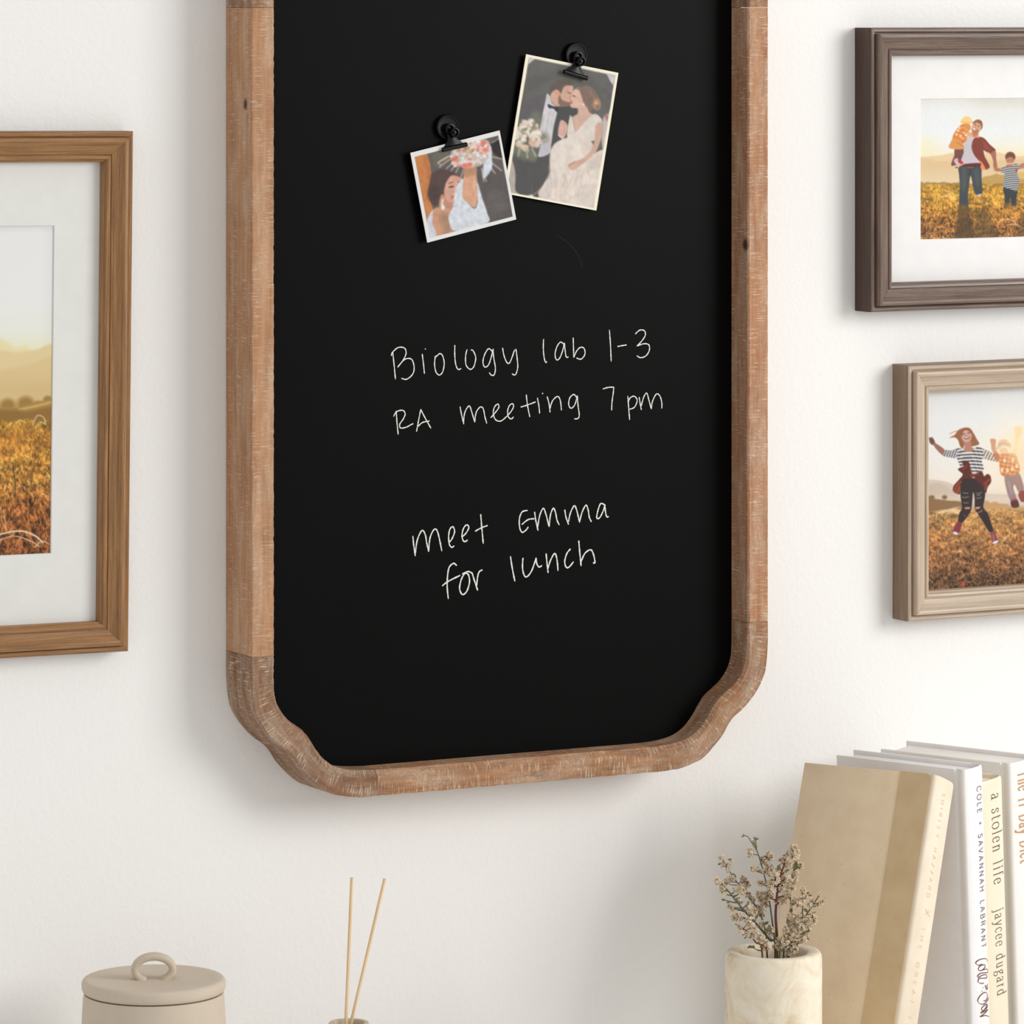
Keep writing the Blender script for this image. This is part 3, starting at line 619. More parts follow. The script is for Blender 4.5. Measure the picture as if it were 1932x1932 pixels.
    cv.poly([(916, 716), (990, 712), (1068, 690), (1100, 760), (1120, 860), (1072, 895), (1022, 805), (1010, 850), (1042, 960), (985, 978), (942, 880)], (152, 128, 130), 5)
    cv.line([(960, 780), (990, 900)], 20, (178, 160, 166), 12, 0.7); cv.line([(1050, 760), (1090, 860)], 18, (180, 130, 124), 12, 0.7)
    cv.poly([(982, 975), (1044, 958), (1070, 1028), (1040, 1048), (992, 1040)], (88, 52, 52), 4); cv.line([(990, 972), (1042, 962)], 16, (170, 70, 66), 5)
    cv.poly([(1062, 900), (1118, 868), (1150, 960), (1112, 990), (1082, 975)], (146, 72, 66), 5)
    halo = np.exp(-(((cv.X - 1075) / 150) ** 2 + ((cv.Y - 420) / 150) ** 2))[..., None]
    cv.I = cv.I * (1 - 0.75 * halo) + np.array([255, 240, 208]) * 0.75 * halo
    ray = np.exp(-(((cv.X - 1080) / 260) ** 2 + ((cv.Y - 560) / 260) ** 2))[..., None]
    cv.I = cv.I * (1 - 0.28 * ray) + np.array([255, 196, 128]) * 0.28 * ray
    cv.mottle(18, 0.015, 3).blur(1)
    return cv

def paint_couple():
    cv = Canvas((1052, 190), (1783, 320), (1585, 1405), (870, 1283), 190, 270)
    cv.I[:] = (240, 232, 212)
    cv.poly([(1068, 212), (1764, 338), (1570, 1388), (888, 1268)], (214, 206, 200), 3, False)
    cv.poly([(1074, 218), (1756, 343), (1562, 1374), (897, 1258)], (92, 91, 88), 3, False)
    cv.I += (fbm(cv.X / 160, cv.Y / 160, 4, 3)[..., None] - 0.5) * 8
    cv.poly([(1040, 420), (1180, 330), (1330, 300), (1500, 330), (1640, 420), (1720, 500), (1700, 620), (1500, 420), (1300, 380), (1100, 470), (1010, 620)], (84, 83, 79), 18, alpha=0.7)
    cv.poly([(1072, 216), (1124, 226), (1100, 240), (1070, 268)], (200, 194, 194), 4, False)
    cv.poly([(1688, 330), (1756, 343), (1738, 420), (1712, 380)], (198, 196, 198), 4, False)
    cv.poly([(1000, 560), (1110, 520), (1210, 510), (1165, 700), (1150, 820), (960, 800), (985, 680)], (88, 84, 88), 10)
    cv.poly([(905, 1040), (960, 1060), (975, 1272), (897, 1258)], (176, 166, 156), 8)
    cv.poly([(1650, 690), (1705, 660), (1660, 900), (1640, 880)], (190, 178, 174), 8); cv.blob((1682, 670), 10, 26, (176, 96, 96), 0.5)
    # suit
    cv.poly([(945, 975), (1080, 960), (1235, 960), (1232, 1080), (1225, 1140), (1180, 1210), (1142, 1302), (1096, 1296), (1090, 1215), (1072, 1292), (966, 1272), (962, 1130)], (72, 72, 72), 6)
    cv.poly([(1205, 530), (1245, 500), (1300, 595), (1410, 580), (1452, 640), (1392, 690), (1372, 800), (1340, 860), (1240, 960), (1225, 980), (1140, 820), (1168, 680)], (66, 66, 67), 6)
    cv.poly([(1213, 498), (1236, 515), (1250, 565), (1286, 600), (1290, 645), (1262, 760), (1240, 900), (1225, 965), (1140, 990), (1160, 900), (1150, 790), (1178, 650), (1198, 560)], (206, 202, 206), 5)
    cv.line([(1230, 640), (1205, 780), (1190, 900)], 8, (184, 180, 186), 5); cv.poly([(1170, 860), (1230, 850), (1225, 950), (1150, 980)], (188, 180, 192), 10, alpha=0.7)
    cv.poly([(1238, 520), (1262, 460), (1330, 430), (1412, 424), (1418, 480), (1424, 515), (1410, 560), (1392, 585), (1320, 590), (1285, 592), (1250, 560)], (208, 164, 144), 5)
    cv.poly([(1312, 490), (1330, 540), (1390, 560), (1412, 555), (1398, 586), (1340, 594), (1302, 570)], (126, 98, 84), 6)
    cv.poly([(1234, 500), (1240, 440), (1285, 392), (1350, 374), (1402, 392), (1418, 425), (1366, 428), (1340, 450), (1322, 490), (1290, 462), (1262, 475)], (92, 79, 72), 6)
    cv.blob((1300, 492), 15, 22, (218, 154, 130), 0.3); cv.line([(1376, 482), (1400, 490)], 7, (104, 78, 68), 4); cv.line([(1390, 520), (1402, 545)], 6, (160, 110, 96), 4)
    cv.poly([(1220, 578), (1255, 592), (1302, 604), (1292, 640), (1262, 612), (1226, 608)], (46, 46, 50), 4)
    # bride
    cv.poly([(1462, 590), (1545, 585), (1556, 640), (1600, 660), (1640, 700), (1560, 760), (1425, 795), (1385, 700), (1452, 648)], (208, 170, 152), 6)
    cv.poly([(1416, 475), (1440, 452), (1480, 446), (1512, 520), (1510, 590), (1462, 604), (1404, 600), (1396, 575), (1412, 545), (1400, 525)], (216, 176, 158), 5)
    cv.line([(1416, 508), (1436, 512)], 7, (90, 64, 56), 4); cv.blob((1404, 560), 8, 9, (170, 96, 90), 0.4)
    cv.poly([(1442, 455), (1500, 428), (1566, 438), (1612, 496), (1626, 535), (1600, 580), (1570, 610), (1548, 640), (1528, 600), (1500, 560), (1486, 510), (1466, 462)], (122, 100, 88), 6)
    cv.blob((1604, 570), 33, 46, (168, 128, 98), 0.25); cv.blob((1600, 560), 12, 14, (206, 168, 132), 0.5); cv.blob((1612, 590), 10, 10, (122, 88, 68), 0.5); cv.blob((1500, 574), 6, 8, (240, 230, 220), 0.4)
    cv.line([(1555, 470), (1590, 530)], 8, (160, 130, 110), 6, 0.6)
    cv.poly([(1386, 690), (1402, 668), (1424, 770), (1440, 790), (1500, 720), (1580, 648), (1630, 672), (1645, 720), (1612, 790), (1590, 850), (1480, 870), (1370, 842)], (218, 208, 198), 5)
    cv.line([(1420, 690), (1428, 770)], 5, (176, 136, 120), 4, 0.5)
    cv.poly([(1240, 930), (1290, 870), (1390, 832), (1480, 832), (1556, 866), (1572, 910), (1560, 960), (1665, 930), (1642, 1090), (1612, 1230), (1568, 1372), (1340, 1338), (1142, 1300), (1175, 1210), (1226, 1130), (1226, 1020)], (222, 210, 200), 6,
            tex=lambda X, Y: 0.93 + 0.13 * fbm(X / 60, Y / 130, 8, 3))
    R = random.Random(9)
    for i in range(22):
        x = R.uniform(1220, 1560); y = R.uniform(1060, 1150)
        cv.line([(x, y), (x - 30 + R.uniform(-30, 60), y + 110), (x - 60 + R.uniform(-60, 90), min(y + 220, 1340))], 6, R.choice([(204, 188, 176), (232, 224, 216), (208, 184, 172)]), 8, 0.6)
    cv.poly([(1560, 1000), (1640, 960), (1640, 1060), (1540, 1080)], (200, 182, 176), 14, alpha=0.6)
    cv.poly([(1592, 740), (1640, 715), (1642, 800), (1620, 880), (1580, 960), (1510, 1020), (1412, 1092), (1372, 1062), (1400, 1030), (1480, 1000), (1555, 930), (1582, 850)], (204, 164, 146), 5)
    cv.line([(1376, 1056), (1420, 1030)], 10, (184, 138, 122), 5)
    cv.poly([(1310, 720), (1330, 700), (1365, 726), (1372, 770), (1350, 830), (1322, 845), (1296, 806)], (210, 168, 152), 5); cv.line([(1300, 820), (1340, 850)], 9, (214, 210, 212), 5)
    cv.line([(1340, 730), (1348, 800)], 5, (180, 134, 120), 4, 0.6)
    # bouquet
    for (x, y, a, b) in ((1060, 980, 60, 40), (1000, 940, 50, 60), (1130, 700, 40, 60), (1170, 840, 50, 40), (985, 760, 40, 50), (1100, 990, 30, 40)): cv.blob((x, y), a, b, (112, 116, 96), 0.5, alpha=0.8)
    for i in range(90):
        a = R.uniform(0, 6.28); q = R.random() ** 0.6
        c = R.choice([(232, 222, 208), (226, 206, 190), (216, 178, 158), (238, 230, 220), (222, 196, 176), (134, 138, 110)])
        cv.blob((1062 + 100 * q * math.cos(a), 825 + 120 * q * math.sin(a)), R.uniform(10, 28), R.uniform(9, 22), c, 0.4, R.uniform(0, 3), 0.85)
    for P in ([(1050, 930), (1055, 1000)], [(1000, 920), (985, 985)], [(1090, 930), (1120, 985)], [(1160, 870), (1215, 850)]): cv.line(P, 16, (166, 166, 142), 6, 0.8)
    veil = 0.06
    m = np.ones(cv.X.shape) * veil
    cv.blend((slice(None), slice(None)), m, (200, 195, 190))
    cv.mottle(38, 0.07, 3).blur(1)
    B = (244, 236, 214)
    cv.poly([(1030, 165), (1810, 305), (1768, 336), (1072, 212)], B, 2, False); cv.poly([(1764, 322), (1810, 300), (1600, 1430), (1566, 1384)], B, 2, False)
    cv.poly([(890, 1272), (1572, 1388), (1600, 1430), (850, 1300)], B, 2, False); cv.poly([(1030, 165), (1072, 205), (892, 1280), (850, 1300)], B, 2, False)
    return cv

def paint_bride():
    cv = Canvas((117, 948), (828, 797), (980, 1497), (270, 1652), 180, 165)
    cv.I[:] = (228, 227, 226)
    cv.poly([(150, 980), (818, 834), (951, 1474), (288, 1616)], (94, 88, 86), 3, False)
    inner = [(150, 980), (818, 834), (951, 1474), (288, 1616)]
    cv.poly([(300, 950), (420, 925), (440, 1010), (310, 1060)], (108, 106, 90), 20, alpha=0.7)
    cv.poly([(150, 980), (250, 959), (275, 1040), (286, 1110), (272, 1290), (308, 1390), (262, 1490)], (196, 126, 72), 6, False)
    cv.line([(235, 990), (270, 1150), (262, 1300)], 26, (176, 104, 52), 12, 0.6)
    cv.poly([(760, 900), (800, 862), (828, 880), (860, 1010), (820, 1000), (775, 960)], (38, 36, 36), 8)
    cv.poly([(670, 1160), (860, 1110), (951, 1474), (760, 1515), (720, 1350)], (88, 82, 80), 14)
    cv.poly([(750, 1290), (860, 1280), (900, 1400), (770, 1470)], (104, 98, 98), 40, alpha=0.6)
    ray = (206, 182, 166)
    for P in ([(350, 1068), (400, 1030), (450, 1000)], [(362, 1050), (340, 1030), (420, 985)], [(402, 1085), (440, 1050)], [(440, 1106), (470, 1062)], [(482, 1116), (505, 1070)], [(525, 1150), (550, 1080)], [(345, 1030), (430, 985)], [(770, 890), (830, 855)], [(770, 1000), (850, 1020)], [(760, 1040), (850, 1110)], [(740, 1060), (800, 1130)], [(700, 1100), (730, 1190)], [(690, 1090), (710, 1190)]):
        cv.line(P, 9, ray, 5, 0.85)
    cv.poly([(282, 1150), (300, 1108), (370, 1082), (440, 1100), (505, 1142), (450, 1148), (408, 1196), (398, 1290), (355, 1352), (305, 1362), (266, 1270)], (84, 66, 62), 7)
    cv.blob((310, 1270), 46, 60, (74, 58, 54), 0.3)
    cv.poly([(372, 1290), (470, 1330), (475, 1430), (366, 1405)], (190, 140, 118), 6)
    cv.poly([(412, 1180), (450, 1136), (505, 1146), (545, 1180), (520, 1240), (480, 1330), (440, 1345), (402, 1310), (392, 1250)], (210, 160, 140), 6)
    cv.line([(436, 1226), (464, 1222)], 11, (74, 52, 46), 5); cv.line([(428, 1196), (462, 1188)], 6, (120, 84, 72), 4); cv.line([(505, 1190), (520, 1192)], 8, (90, 62, 56), 4)
    cv.blob((462, 1304), 14, 9, (190, 96, 92), 0.4); cv.blob((378, 1300), 12, 20, (196, 138, 116), 0.4)
    cv.poly([(300, 1408), (370, 1378), (460, 1425), (476, 1570), (345, 1602), (300, 1520)], (200, 148, 120), 6)
    cv.poly([(370, 1440), (450, 1440), (450, 1570), (400, 1580)], (156, 124, 100), 22, alpha=0.75)
    cv.poly([(262, 1490), (306, 1400), (306, 1500), (345, 1604), (288, 1616)], (206, 206, 216), 6)
    cv.poly([(548, 1130), (566, 1080), (640, 1078), (652, 1150), (664, 1260), (660, 1350), (640, 1392), (590, 1360), (540, 1310)], (212, 160, 132), 6)
    cv.poly([(560, 1080), (640, 1070), (640, 1130), (560, 1150)], (168, 128, 92), 12, alpha=0.7); cv.line([(630, 1150), (645, 1300)], 12, (228, 182, 156), 8, 0.6)
    lace = lambda X, Y: 0.93 + 0.16 * fbm(X / 16, Y / 16, 6, 3)
    cv.poly([(545, 1170), (540, 1300), (590, 1358), (640, 1400), (664, 1350), (658, 1200), (700, 1320), (744, 1440), (746, 1515), (494, 1570), (440, 1500), (436, 1440), (466, 1380), (482, 1250), (515, 1190)], (208, 213, 220), 6, tex=lace)
    cv.line([(520, 1230), (505, 1340), (480, 1430)], 7, (186, 192, 202), 5, 0.7); cv.line([(600, 1390), (620, 1480)], 6, (190, 196, 206), 5, 0.6)
    cv.line([(384, 1322), (380, 1360), (388, 1395)], 12, (236, 230, 222), 6); cv.blob((388, 1384), 15, 16, (226, 220, 212), 0.4)
    cv.poly([(720, 905), (760, 920), (772, 1010), (768, 1100), (708, 1170), (700, 1100), (716, 1000)], (206, 212, 224), 6, tex=lace)
    cv.poly([(440, 985), (470, 910), (600, 870), (730, 870), (750, 960), (710, 1050), (590, 1080), (480, 1050)], (196, 184, 176), 10)
    R = random.Random(21)
    for i in range(150):
        a = R.uniform(0, 6.28); q = R.random() ** 0.55
        x, y = 592 + 158 * q * math.cos(a), 975 + 92 * q * math.sin(a) - 30 * math.cos(a)
        c = R.choice([(222, 222, 214), (232, 226, 224), (236, 190, 184), (224, 120, 104), (214, 206, 216), (138, 146, 110), (226, 210, 196), (240, 232, 226), (200, 160, 96)])
        cv.blob((x, y), R.uniform(7, 20), R.uniform(6, 16), c, 0.4, R.uniform(0, 3), 0.85)
    for (x, y) in ((468, 1010), (556, 1062), (700, 890), (716, 945), (590, 1055)): cv.blob((x, y), 24, 16, (226, 116, 100), 0.5)
    cv.mottle(30, 0.09, 5).blur(1)
    # keep the white border clean
    B = (228, 227, 226)
    cv.poly([(100, 925), (840, 765), (830, 790), (818, 834), (150, 980), (117, 948)], B, 2, False)
    cv.poly([(818, 830), (860, 790), (1000, 1500), (951, 1474)], B, 2, False)
    cv.poly([(288, 1616), (951, 1474), (1000, 1500), (260, 1670)], B, 2, False)
    cv.poly([(150, 980), (100, 940), (260, 1670), (288, 1616)], B, 2, False)
    return cv

# ------------------------------------------------------------------ materials
M_WALL = m_wall()
M_SIDE = m_rustic('rustic_pine_side', (180, 134, 98), (152, 109, 76), knots=[(0.478, 0.0405, 0.0045)], seed=0.0, wash=0.75)
M_RIGHT = m_rustic('rustic_pine_right', (172, 122, 88), (146, 100, 70), knots=[(0.345, 0.079, 0.0055)], seed=3.3)
M_BOT = m_rustic('rustic_pine_bottom', (162, 114, 78), (126, 86, 58), seed=7.1, stain=.55)
M_COR = m_rustic('rustic_pine_corner', (138, 99, 72), (106, 75, 54), seed=11.7, wash=1.0, stain=.5)
M_COR2 = m_rustic('rustic_pine_corner_two', (152, 107, 74), (120, 83, 57), seed=17.9, wash=1.0, stain=.45)
M_PANEL = m_panel(); M_CHALK = m_chalk(); M_PRINT = m_print()
M_BRONZE = m_frame('bronze_brown_wood', (114, 79, 46), (154, 112, 70), (186, 143, 94), 0.34)
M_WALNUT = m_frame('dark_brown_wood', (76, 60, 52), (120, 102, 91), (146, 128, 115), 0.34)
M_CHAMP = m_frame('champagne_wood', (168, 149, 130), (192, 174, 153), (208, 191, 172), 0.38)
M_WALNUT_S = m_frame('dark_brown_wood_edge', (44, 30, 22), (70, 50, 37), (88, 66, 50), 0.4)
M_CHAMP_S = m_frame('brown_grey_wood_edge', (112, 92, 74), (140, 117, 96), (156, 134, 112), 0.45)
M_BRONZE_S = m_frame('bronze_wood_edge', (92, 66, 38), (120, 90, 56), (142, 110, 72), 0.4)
M_MATBD = m_plain('mat_board_white', (236, 235, 234), 0.8, 0.15)
M_MATGREY = m_plain('mat_board_soft_white', (226, 226, 222), 0.8, 0.15)
M_CARD = m_plain('photo_card', (240, 236, 226), 0.5, 0.3)
M_BACK = m_plain('backing_board', (150, 128, 100), 0.8, 0.2)
M_BLACK = m_plain('black_metal', (6, 6, 6), 0.32, 0.22, metal=0.0)
M_SHELF = m_plain('shelf_white', (244, 242, 238), 0.5, 0.3)
M_FLOOR = m_plain('pale_floor', (226, 224, 221), 0.6, 0.3)
M_CLAY = m_plain('speckled_stoneware', (206, 192, 174), 0.7, 0.25, speck=(620, 0.07, (140, 112, 86)), bump=0.2, bscale=900)
M_CLAYD = m_plain('bottle_clay', (205, 192, 172), 0.7, 0.25)
M_REED = m_frame('reed_wood', (220, 188, 144), (232, 202, 160), (240, 214, 176), 0.7)
M_STONE = m_stone()
M_TAN = m_cloth('tan_book_cloth', (238, 216, 184), (230, 206, 174))
M_STRIP = m_cloth('dark_tan_book_cloth', (218, 192, 152), (208, 181, 142))
M_CREAM = m_cloth('cream_book_cloth', (234, 222, 202), (226, 211, 188), (216, 190, 150))
M_WHITE = m_plain('white_book_cover', (240, 238, 238), 0.4, 0.4)
M_IVORY = m_plain('ivory_book_cover', (238, 226, 202), 0.45, 0.35)
M_OFFW = m_plain('off_white_book_cover', (240, 237, 233), 0.45, 0.35)
M_PAGES = m_cloth('page_edges', (238, 228, 208), (228, 214, 190), (220, 204, 178))
M_INKB = m_plain('ink_grey_brown', (92, 78, 70), 0.6, 0.2)
M_INKC = m_plain('ink_mauve_grey', (120, 108, 112), 0.6, 0.2)
M_INKG = m_plain('foil_copper', (196, 146, 98), 0.4, 0.5)
M_INKF = m_plain('faded_gilt', (222, 194, 158), 0.6, 0.3)
M_INKP = m_plain('ink_plum_brown', (104, 62, 52), 0.5, 0.3)
M_STEMG = m_plain('stem_green', (106, 102, 78), 0.8, 0.2)
M_STEMR = m_plain('stem_red_brown', (112, 66, 50), 0.8, 0.2)
M_LEAF = m_plain('dried_leaf', (116, 114, 80), 0.8, 0.2)
M_PETAL = m_plain('dried_petals', (236, 218, 190), 0.85, 0.15)
M_PETALD = m_plain('dried_petals_tan', (208, 184, 154), 0.85, 0.15)
M_HEART = m_plain('floret_heart', (112, 78, 54), 0.9, 0.1)

# ------------------------------------------------------------------ room: wall, floor
w = box('wall_back', (-3.2, 0.0, 0.0), (3.4, 0.12, 3.0), M_WALL); w['kind'] = 'structure'
w = box('floor', (-3.2, -4.6, -0.05), (3.4, 0.12, 0.0), M_FLOOR); w['kind'] = 'structure'
w = box('baseboard_back', (-3.2, -0.018, 0.0), (3.4, -0.0005, 0.11), M_SHELF, bevel=0.003); w['kind'] = 'structure'

SHELF = 0.78
sh = thing('wall_shelf', 'white wall shelf carrying the jar, vase and books', 'shelf', (0, 0, SHELF))
box('shelf_board', (-0.85, -0.36, -0.03), (0.95, -0.001, 0.0), M_SHELF, sh, bevel=0.003)
for bx in (-0.6, 0.7):
    bm = bmesh.new()
    vs = [bm.verts.new(p) for s in (-0.012, 0.012) for p in ((bx + s, -0.001, -0.035), (bx + s, -0.30, -0.035), (bx + s, -0.28, -0.055), (bx + s, -0.02, -0.24), (bx + s, -0.001, -0.24))]
    bm.faces.new(vs[:5]); bm.faces.new(list(reversed(vs[5:])))
    for i in range(5): bm.faces.new((vs[i], vs[(i + 1) % 5], vs[5 + (i + 1) % 5], vs[5 + i]))
    from_bm('bracket', bm, M_SHELF, sh)

# ------------------------------------------------------------------ chalkboard
BX, BZ0, BH, HW, RW, DP = -0.0232, 1.0587, 0.8203, 0.2598, 0.0216, 0.054
board = thing('chalkboard', 'tall black chalkboard in a whitewashed pine frame with scooped corners, handwritten chalk notes', 'chalkboard', (BX, 0, BZ0))
OUT = [(0, .129), (0, .108), (.0016, .0895), (.0045, .0785), (.0108, .0675), (.0178, .0588), (.0265, .0508), (.0362, .0438), (.0425, .0366), (.0475, .0288), (.0565, .0192), (.0655, .0112), (.0740, .0062), (.0920, .0014), (.1060, 0), (.1206, 0)]
INN = [(.0216, .129), (.0219, .1023), (.0238, .0908), (.0283, .0811), (.0355, .0728), (.0440, .0664), (.0515, .0606), (.0575, .0527), (.0631, .0444), (.0700, .0362), (.0780, .0302), (.0870, .0262), (.1010, .0234), (.1206, .0222)]
co = resample(catmull(OUT, 8), 64); ci = resample(catmull(INN, 8), 64)

def rail(name, O, I, mat, u0=0.0, seed=1, wear=1.0, ch0=0.0, ch1=0.0):
    """sweep a rail between its outer and inner outline (x, z in board space)"""
    O, I = np.array(O, float), np.array(I, float); n = len(O)
    R = np.random.RandomState(seed)
    L = np.r_[0, np.cumsum(np.linalg.norm(np.diff((O + I) / 2, axis=0), axis=1))]
    b = 0.0009
    def wob(amp, sc, k):
        s = sum(math.sin(L[k] * sc * q + seed * (3 + q)) / q for q in (1, 2.3, 4.1)); return amp * s
    V, UV = [], []
    for k in range(n):
        dirv = I[k] - O[k]; wd = np.linalg.norm(dirv); d = dirv / wd
        wo, wi, wf = wob(.00035 * wear, 260, k), wob(.00035 * wear, 210, k) + R.uniform(-.0002, .0002) * wear, wob(.0003 * wear, 180, k)
        chip = R.uniform(0, .0005) * wear * (R.rand() > 0.6)
        bi = b * 1.4 + abs(wi) + chip + ch0 + (ch1 - ch0) * k / (n - 1); bo = b + abs(wo)
        P = [(0, 0.0), (0.0, 0.012), (0.0, 0.024), (wo * .4, 0.038), (wo * .5, DP - bo), (bo * .35 , DP - bo * .3), (bo, DP + wf * .3),
             (wd * .3, DP + wf * .6), (wd * .55, DP + wf), (wd * .8, DP + wf * .5), (wd - bi, DP + wf * .2), (wd - bi * .5, DP - bi * .5), (wd - abs(wi) * .4, DP - bi),
             (wd - abs(wi) * .3, 0.040), (wd, 0.030), (wd, 0.012), (wd, 0.0)]
        per = 0
        for j, (a, h) in enumerate(P):
            if j: per += math.hypot(a - P[j - 1][0], h - P[j - 1][1])
            q = O[k] + d * a
            V.append((q[0], -h - 0.0005, q[1])); UV.append((u0 + L[k], per))
    m = len(P); Fc = []
    for k in range(n - 1):
        for j in range(m - 1):
            a = k * m + j; Fc.append((a, a + 1, a + m + 1, a + m))
        Fc.append((k * m + m - 1, k * m, (k + 1) * m, (k + 1) * m + m - 1))
    Fc.append(tuple(range(m))); Fc.append(tuple(reversed(range((n - 1) * m, n * m))))
    return mesh(name, V, Fc, mat, board, uv=UV, smooth=True, autos=24)

g = 0.0003
def seg(p, q, n): return [(p[0] + (q[0] - p[0]) * t, p[1] + (q[1] - p[1]) * t) for t in np.linspace(0, 1, n)]
zt = BH - .129
rail('side_rail', seg((-HW, .129 + g), (-HW, zt - g), 190), seg((-HW + RW, .129 + g), (-HW + RW, zt - g), 190), M_SIDE, 0.0, 3)
rail('side_rail', seg((HW, .129 + g), (HW, zt - g), 190), seg((HW - RW, .129 + g), (HW - RW, zt - g), 190), M_RIGHT, 0.0, 5)
rail('bottom_rail', seg((-HW + .1206 + g, 0), (HW - .1206 - g, 0), 110), seg((-HW + .1206 + g, .0222), (HW - .1206 - g, .0222), 110), M_BOT, 0.0, 8, 1.0, .0035, .0035)
rail('top_rail', seg((-HW + .1206 + g, BH), (HW - .1206 - g, BH), 110), seg((-HW + .1206 + g, BH - .0222), (HW - .1206 - g, BH - .0222), 110), M_BOT, 1.0, 9, 1.0, .0035, .0035)
for i, (sx, sz) in enumerate(((1, 1), (-1, 1), (1, -1), (-1, -1))):
    tr = lambda P: [(-sx * HW + sx * p[0], p[1] if sz > 0 else BH - p[1]) for p in P]
    rail('corner_block', tr(co), tr(ci), M_COR if i % 2 == 0 else M_COR2, i * 0.8, 20 + i, 1.3, 0.0, .0035)

# writing surface: plate with the same scooped outline
mid = (co * 0.45 + ci * 0.55)
ring = []
for sx, sz, rev in ((1, 1, False), (-1, 1, True), (-1, -1, False), (1, -1, True)):
    pts = [(-sx * HW + sx * p[0], p[1] if sz > 0 else BH - p[1]) for p in mid]
    ring += list(reversed(pts)) if rev else pts
nR = len(ring); PY = -0.0250
V = [(x, PY, z) for x, z in ring] + [(x, PY + 0.006, z) for x, z in ring]
Fc = [tuple(range(nR)), tuple(reversed(range(nR, 2 * nR)))] + [(i, (i + 1) % nR, nR + (i + 1) % nR, nR + i) for i in range(nR)]
panel = mesh('writing_panel', V, Fc, M_PANEL, board)
for key_, words, wd in (('biology', ('Biology', 'lab', '1-3'), .0011), ('meeting', ('RA', 'meeting', '7', 'pm'), .0011), ('meet', ('meet', 'Emma'), .0013), ('lunch', ('for', 'lunch'), .0014)):
    st = sorted([[(x / 1e4, z / 1e4 + 1.4 - BZ0) for x, z in s] for s in CHALK[key_]], key=lambda s: min(p[0] for p in s))
    gaps = []; hi = max(p[0] for p in st[0])
    for i in range(1, len(st)):
        gaps.append((min(p[0] for p in st[i]) - hi, i)); hi = max(hi, max(p[0] for p in st[i]))
    cut = sorted(i for _, i in sorted(gaps, reverse=True)[:len(words) - 1])
    for wrd, i0, i1 in zip(words, [0] + cut, cut + [len(st)]):
        o = ribbon_mesh('chalk_word', st[i0:i1], lambda x, y: (x, PY - 0.0003, y), M_CHALK, panel, wd * 0.92, jitter=0.28, nsub=7)
        o['label'] = 'white chalk handwriting reading ' + wrd
st = [[(x / 1e4, z / 1e4 + 1.4 - BZ0) for x, z in s] for s in CHALK['scratch']]
M_SCR = m_plain('faint_scratch', (56, 56, 56), 0.8, 0.1)
ribbon_mesh('faint_scratch', st, lambda x, y: (x, PY - 0.0003, y), M_SCR, panel, .0004)

# ------------------------------------------------------------------ photo cards and clips on the board
def photo_card(label, c, y, size, ang, cv, cat='photo'):
    t = thing('photo_card', label, cat, (c[0], y, c[1]), (0, ang, 0), 'photos clipped to the chalkboard')
    w, h = size
    box('card', (-w / 2, 0.0001, -h / 2), (w / 2, 0.0008, h / 2), M_CARD, t)
    cv.mesh('print', (-w / 2, 0, -h / 2), size, M_PRINT, t, 0.92)
    return t
photo_card('larger clipped photo, groom in dark suit kissing bride with white bouquet', (.0345, 1.6372), -.0300, (.0962, .1264), math.radians(10.4), paint_couple())
photo_card('smaller square clipped photo, bride in lace sleeve lifting a coral bouquet', (-.0654, 1.5907), -.0318, (.0911, .0816), math.radians(-11.9), paint_bride())

